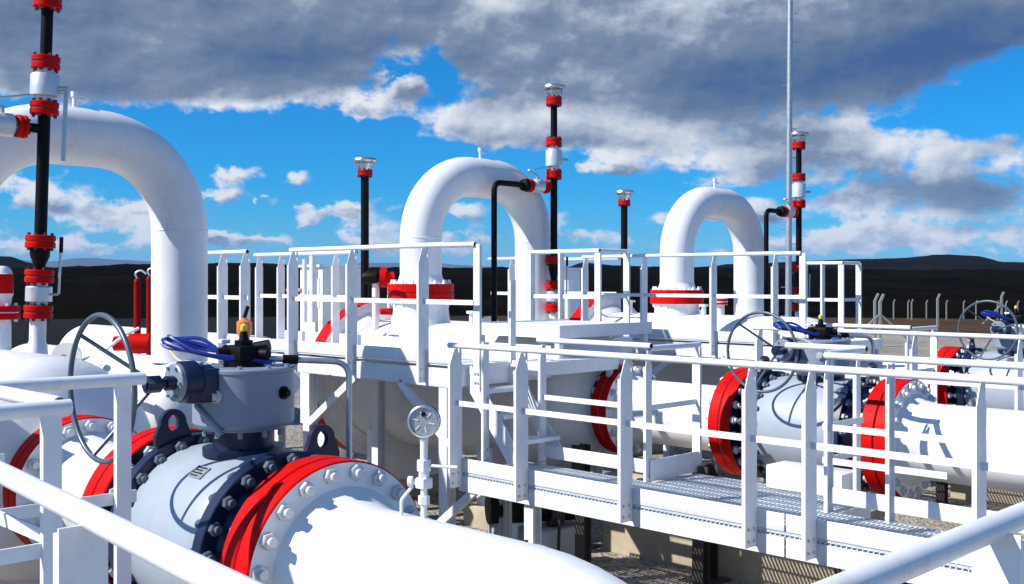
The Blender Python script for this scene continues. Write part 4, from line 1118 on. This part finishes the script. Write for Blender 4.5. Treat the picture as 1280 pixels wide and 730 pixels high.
n1 = noise(Pw, 11, 8, .55); n2 = noise(vm('ADD', Pw, LO), 11, 8, .55)
n3 = noise(Pw, 38, 7, .62, (5, 2, 0), (1, 1.35, 1)); n4 = noise(vm('ADD', Pw, (-.004, .005, 0)), 38, 7, .62, (5, 2, 0), (1, 1.35, 1))
n0 = noise(Pw, 5.0, 5, .5, (7, 4, 0))
cb_ = blobs(COVER, Pv); Pq = vm('MULTIPLY_ADD', vm('SUBTRACT', n3.outputs['Color'], (.5, .5, .5)), (.060, .030, 0), Pw); cp_, ud = blobs(PUFF, Pq, True)
cov = mt('ADD', mt('ADD', cb_, cp_), blobs(GAP, Pv))
# away from the view the sky keeps broken cloud
back = mt('MULTIPLY', mt('SUBTRACT', 1, mt('MULTIPLY', mt('ADD', cf, -.2), 3, clamp=True)), .5)
c1 = mt('MULTIPLY_ADD', n1.outputs['Fac'], 3.0, -1.5 - .74)
c1 = mt('MULTIPLY_ADD', n3.outputs['Fac'], 2.0, mt('ADD', c1, -1.0))
raw = mt('ADD', mt('ADD', c1, cov), back)
dn = N.new('ShaderNodeMapRange'); dn.interpolation_type = 'SMOOTHSTEP'; dn.inputs[1].default_value = -.22; dn.inputs[2].default_value = .42; L.new(raw, dn.inputs[0])
above = N.new('ShaderNodeMapRange'); above.inputs[1].default_value = -.002; above.inputs[2].default_value = .012; L.new(el, above.inputs[0])
dens = mt('MULTIPLY', dn.outputs[0], above.outputs[0])
relief = mt('MULTIPLY_ADD', mt('SUBTRACT', n3.outputs['Fac'], n4.outputs['Fac']), .75, mt('MULTIPLY', mt('SUBTRACT', n1.outputs['Fac'], n2.outputs['Fac']), 1.9))
relief = mt('MULTIPLY_ADD', ud, .55, mt('MULTIPLY', relief, mt('SUBTRACT', 1.05, mt('MULTIPLY', mt('MULTIPLY', cb_, .62, clamp=True), .62))))
thick = N.new('ShaderNodeMapRange'); thick.inputs[1].default_value = .05; thick.inputs[2].default_value = 1.3; L.new(mt('MULTIPLY_ADD', cb_, .75, mt('MULTIPLY', raw, .30)), thick.inputs[0])
dk = blobs(DARK, Pw)
dkn = mt('MULTIPLY', dk, mt('MULTIPLY_ADD', n0.outputs['Fac'], 1.2, .4))
soft = mt('MULTIPLY_ADD', n0.outputs['Fac'], 1.1, -.55)
shade = mt('SUBTRACT', mt('ADD', mt('ADD', mt('SUBTRACT', .97, mt('MULTIPLY', thick.outputs[0], .44)), relief), soft), dkn)
cc = N.new('ShaderNodeValToRGB'); e = cc.color_ramp.elements
e[0].position = 0; e[0].color = (.050, .120, .32, 1); e[1].position = .95; e[1].color = (.98, 1.0, 1.04, 1)
x = e.new(.25); x.color = (.115, .185, .33, 1)
x = e.new(.5); x.color = (.225, .295, .43, 1)
x = e.new(.72); x.color = (.58, .65, .77, 1)
L.new(shade, cc.inputs[0])
hs = N.new('ShaderNodeHueSaturation'); hs.inputs['Saturation'].default_value = 1.12; hs.inputs['Value'].default_value = 1.0
tint = N.new('ShaderNodeMix'); tint.data_type = 'RGBA'; tint.blend_type = 'MULTIPLY'; tint.inputs[0].default_value = 1
L.new(sky.outputs[0], tint.inputs[6]); tint.inputs[7].default_value = (.26, .88, 1.42, 1); L.new(tint.outputs[2], hs.inputs['Color'])
cl = N.new('ShaderNodeMix'); cl.data_type = 'RGBA'; cl.blend_type = 'MULTIPLY'; cl.inputs[0].default_value = 1; L.new(cc.outputs[0], cl.inputs[6])
CLOUD = 9.0
cl.inputs[7].default_value = (CLOUD, CLOUD, CLOUD, 1)
mxs = N.new('ShaderNodeMix'); mxs.data_type = 'RGBA'; L.new(dens, mxs.inputs[0]); L.new(hs.outputs[0], mxs.inputs[6]); L.new(cl.outputs[2], mxs.inputs[7])
L.new(mxs.outputs[2], bg.inputs['Color']); bg.inputs['Strength'].default_value = .072

# ------------------------------------------------------------------ sun, camera, view
sd = bpy.data.lights.new('sun', 'SUN'); sd.energy = 5.0; sd.angle = math.radians(.5); sd.color = (1, .955, .89)
so = bpy.data.objects.new('sun', sd); C.objects.link(so)
S = Vector((su, sv, math.tan(math.radians(SEL)) * math.hypot(su, sv))).normalized()
so.rotation_euler = S.to_track_quat('Z', 'Y').to_euler(); so.location = S * 40
cd_ = bpy.data.cameras.new('camera'); cam = bpy.data.objects.new('camera', cd_); C.objects.link(cam)
cam.location = (0, 0, EYE); cam.rotation_euler = (PI / 2, 0, PI / 4)
cd_.sensor_width = 36; cd_.lens = 1350 / 1280 * 36; cd_.shift_y = -15 / 1280; cd_.clip_start = .05; cd_.clip_end = 40000
sc.camera = cam
vs = sc.view_settings; vs.view_transform = 'Standard'; vs.look = 'None'; vs.exposure = .42; vs.gamma = 1; vs.use_curve_mapping = False
sc.cycles.max_bounces = 8; sc.cycles.use_denoising = True
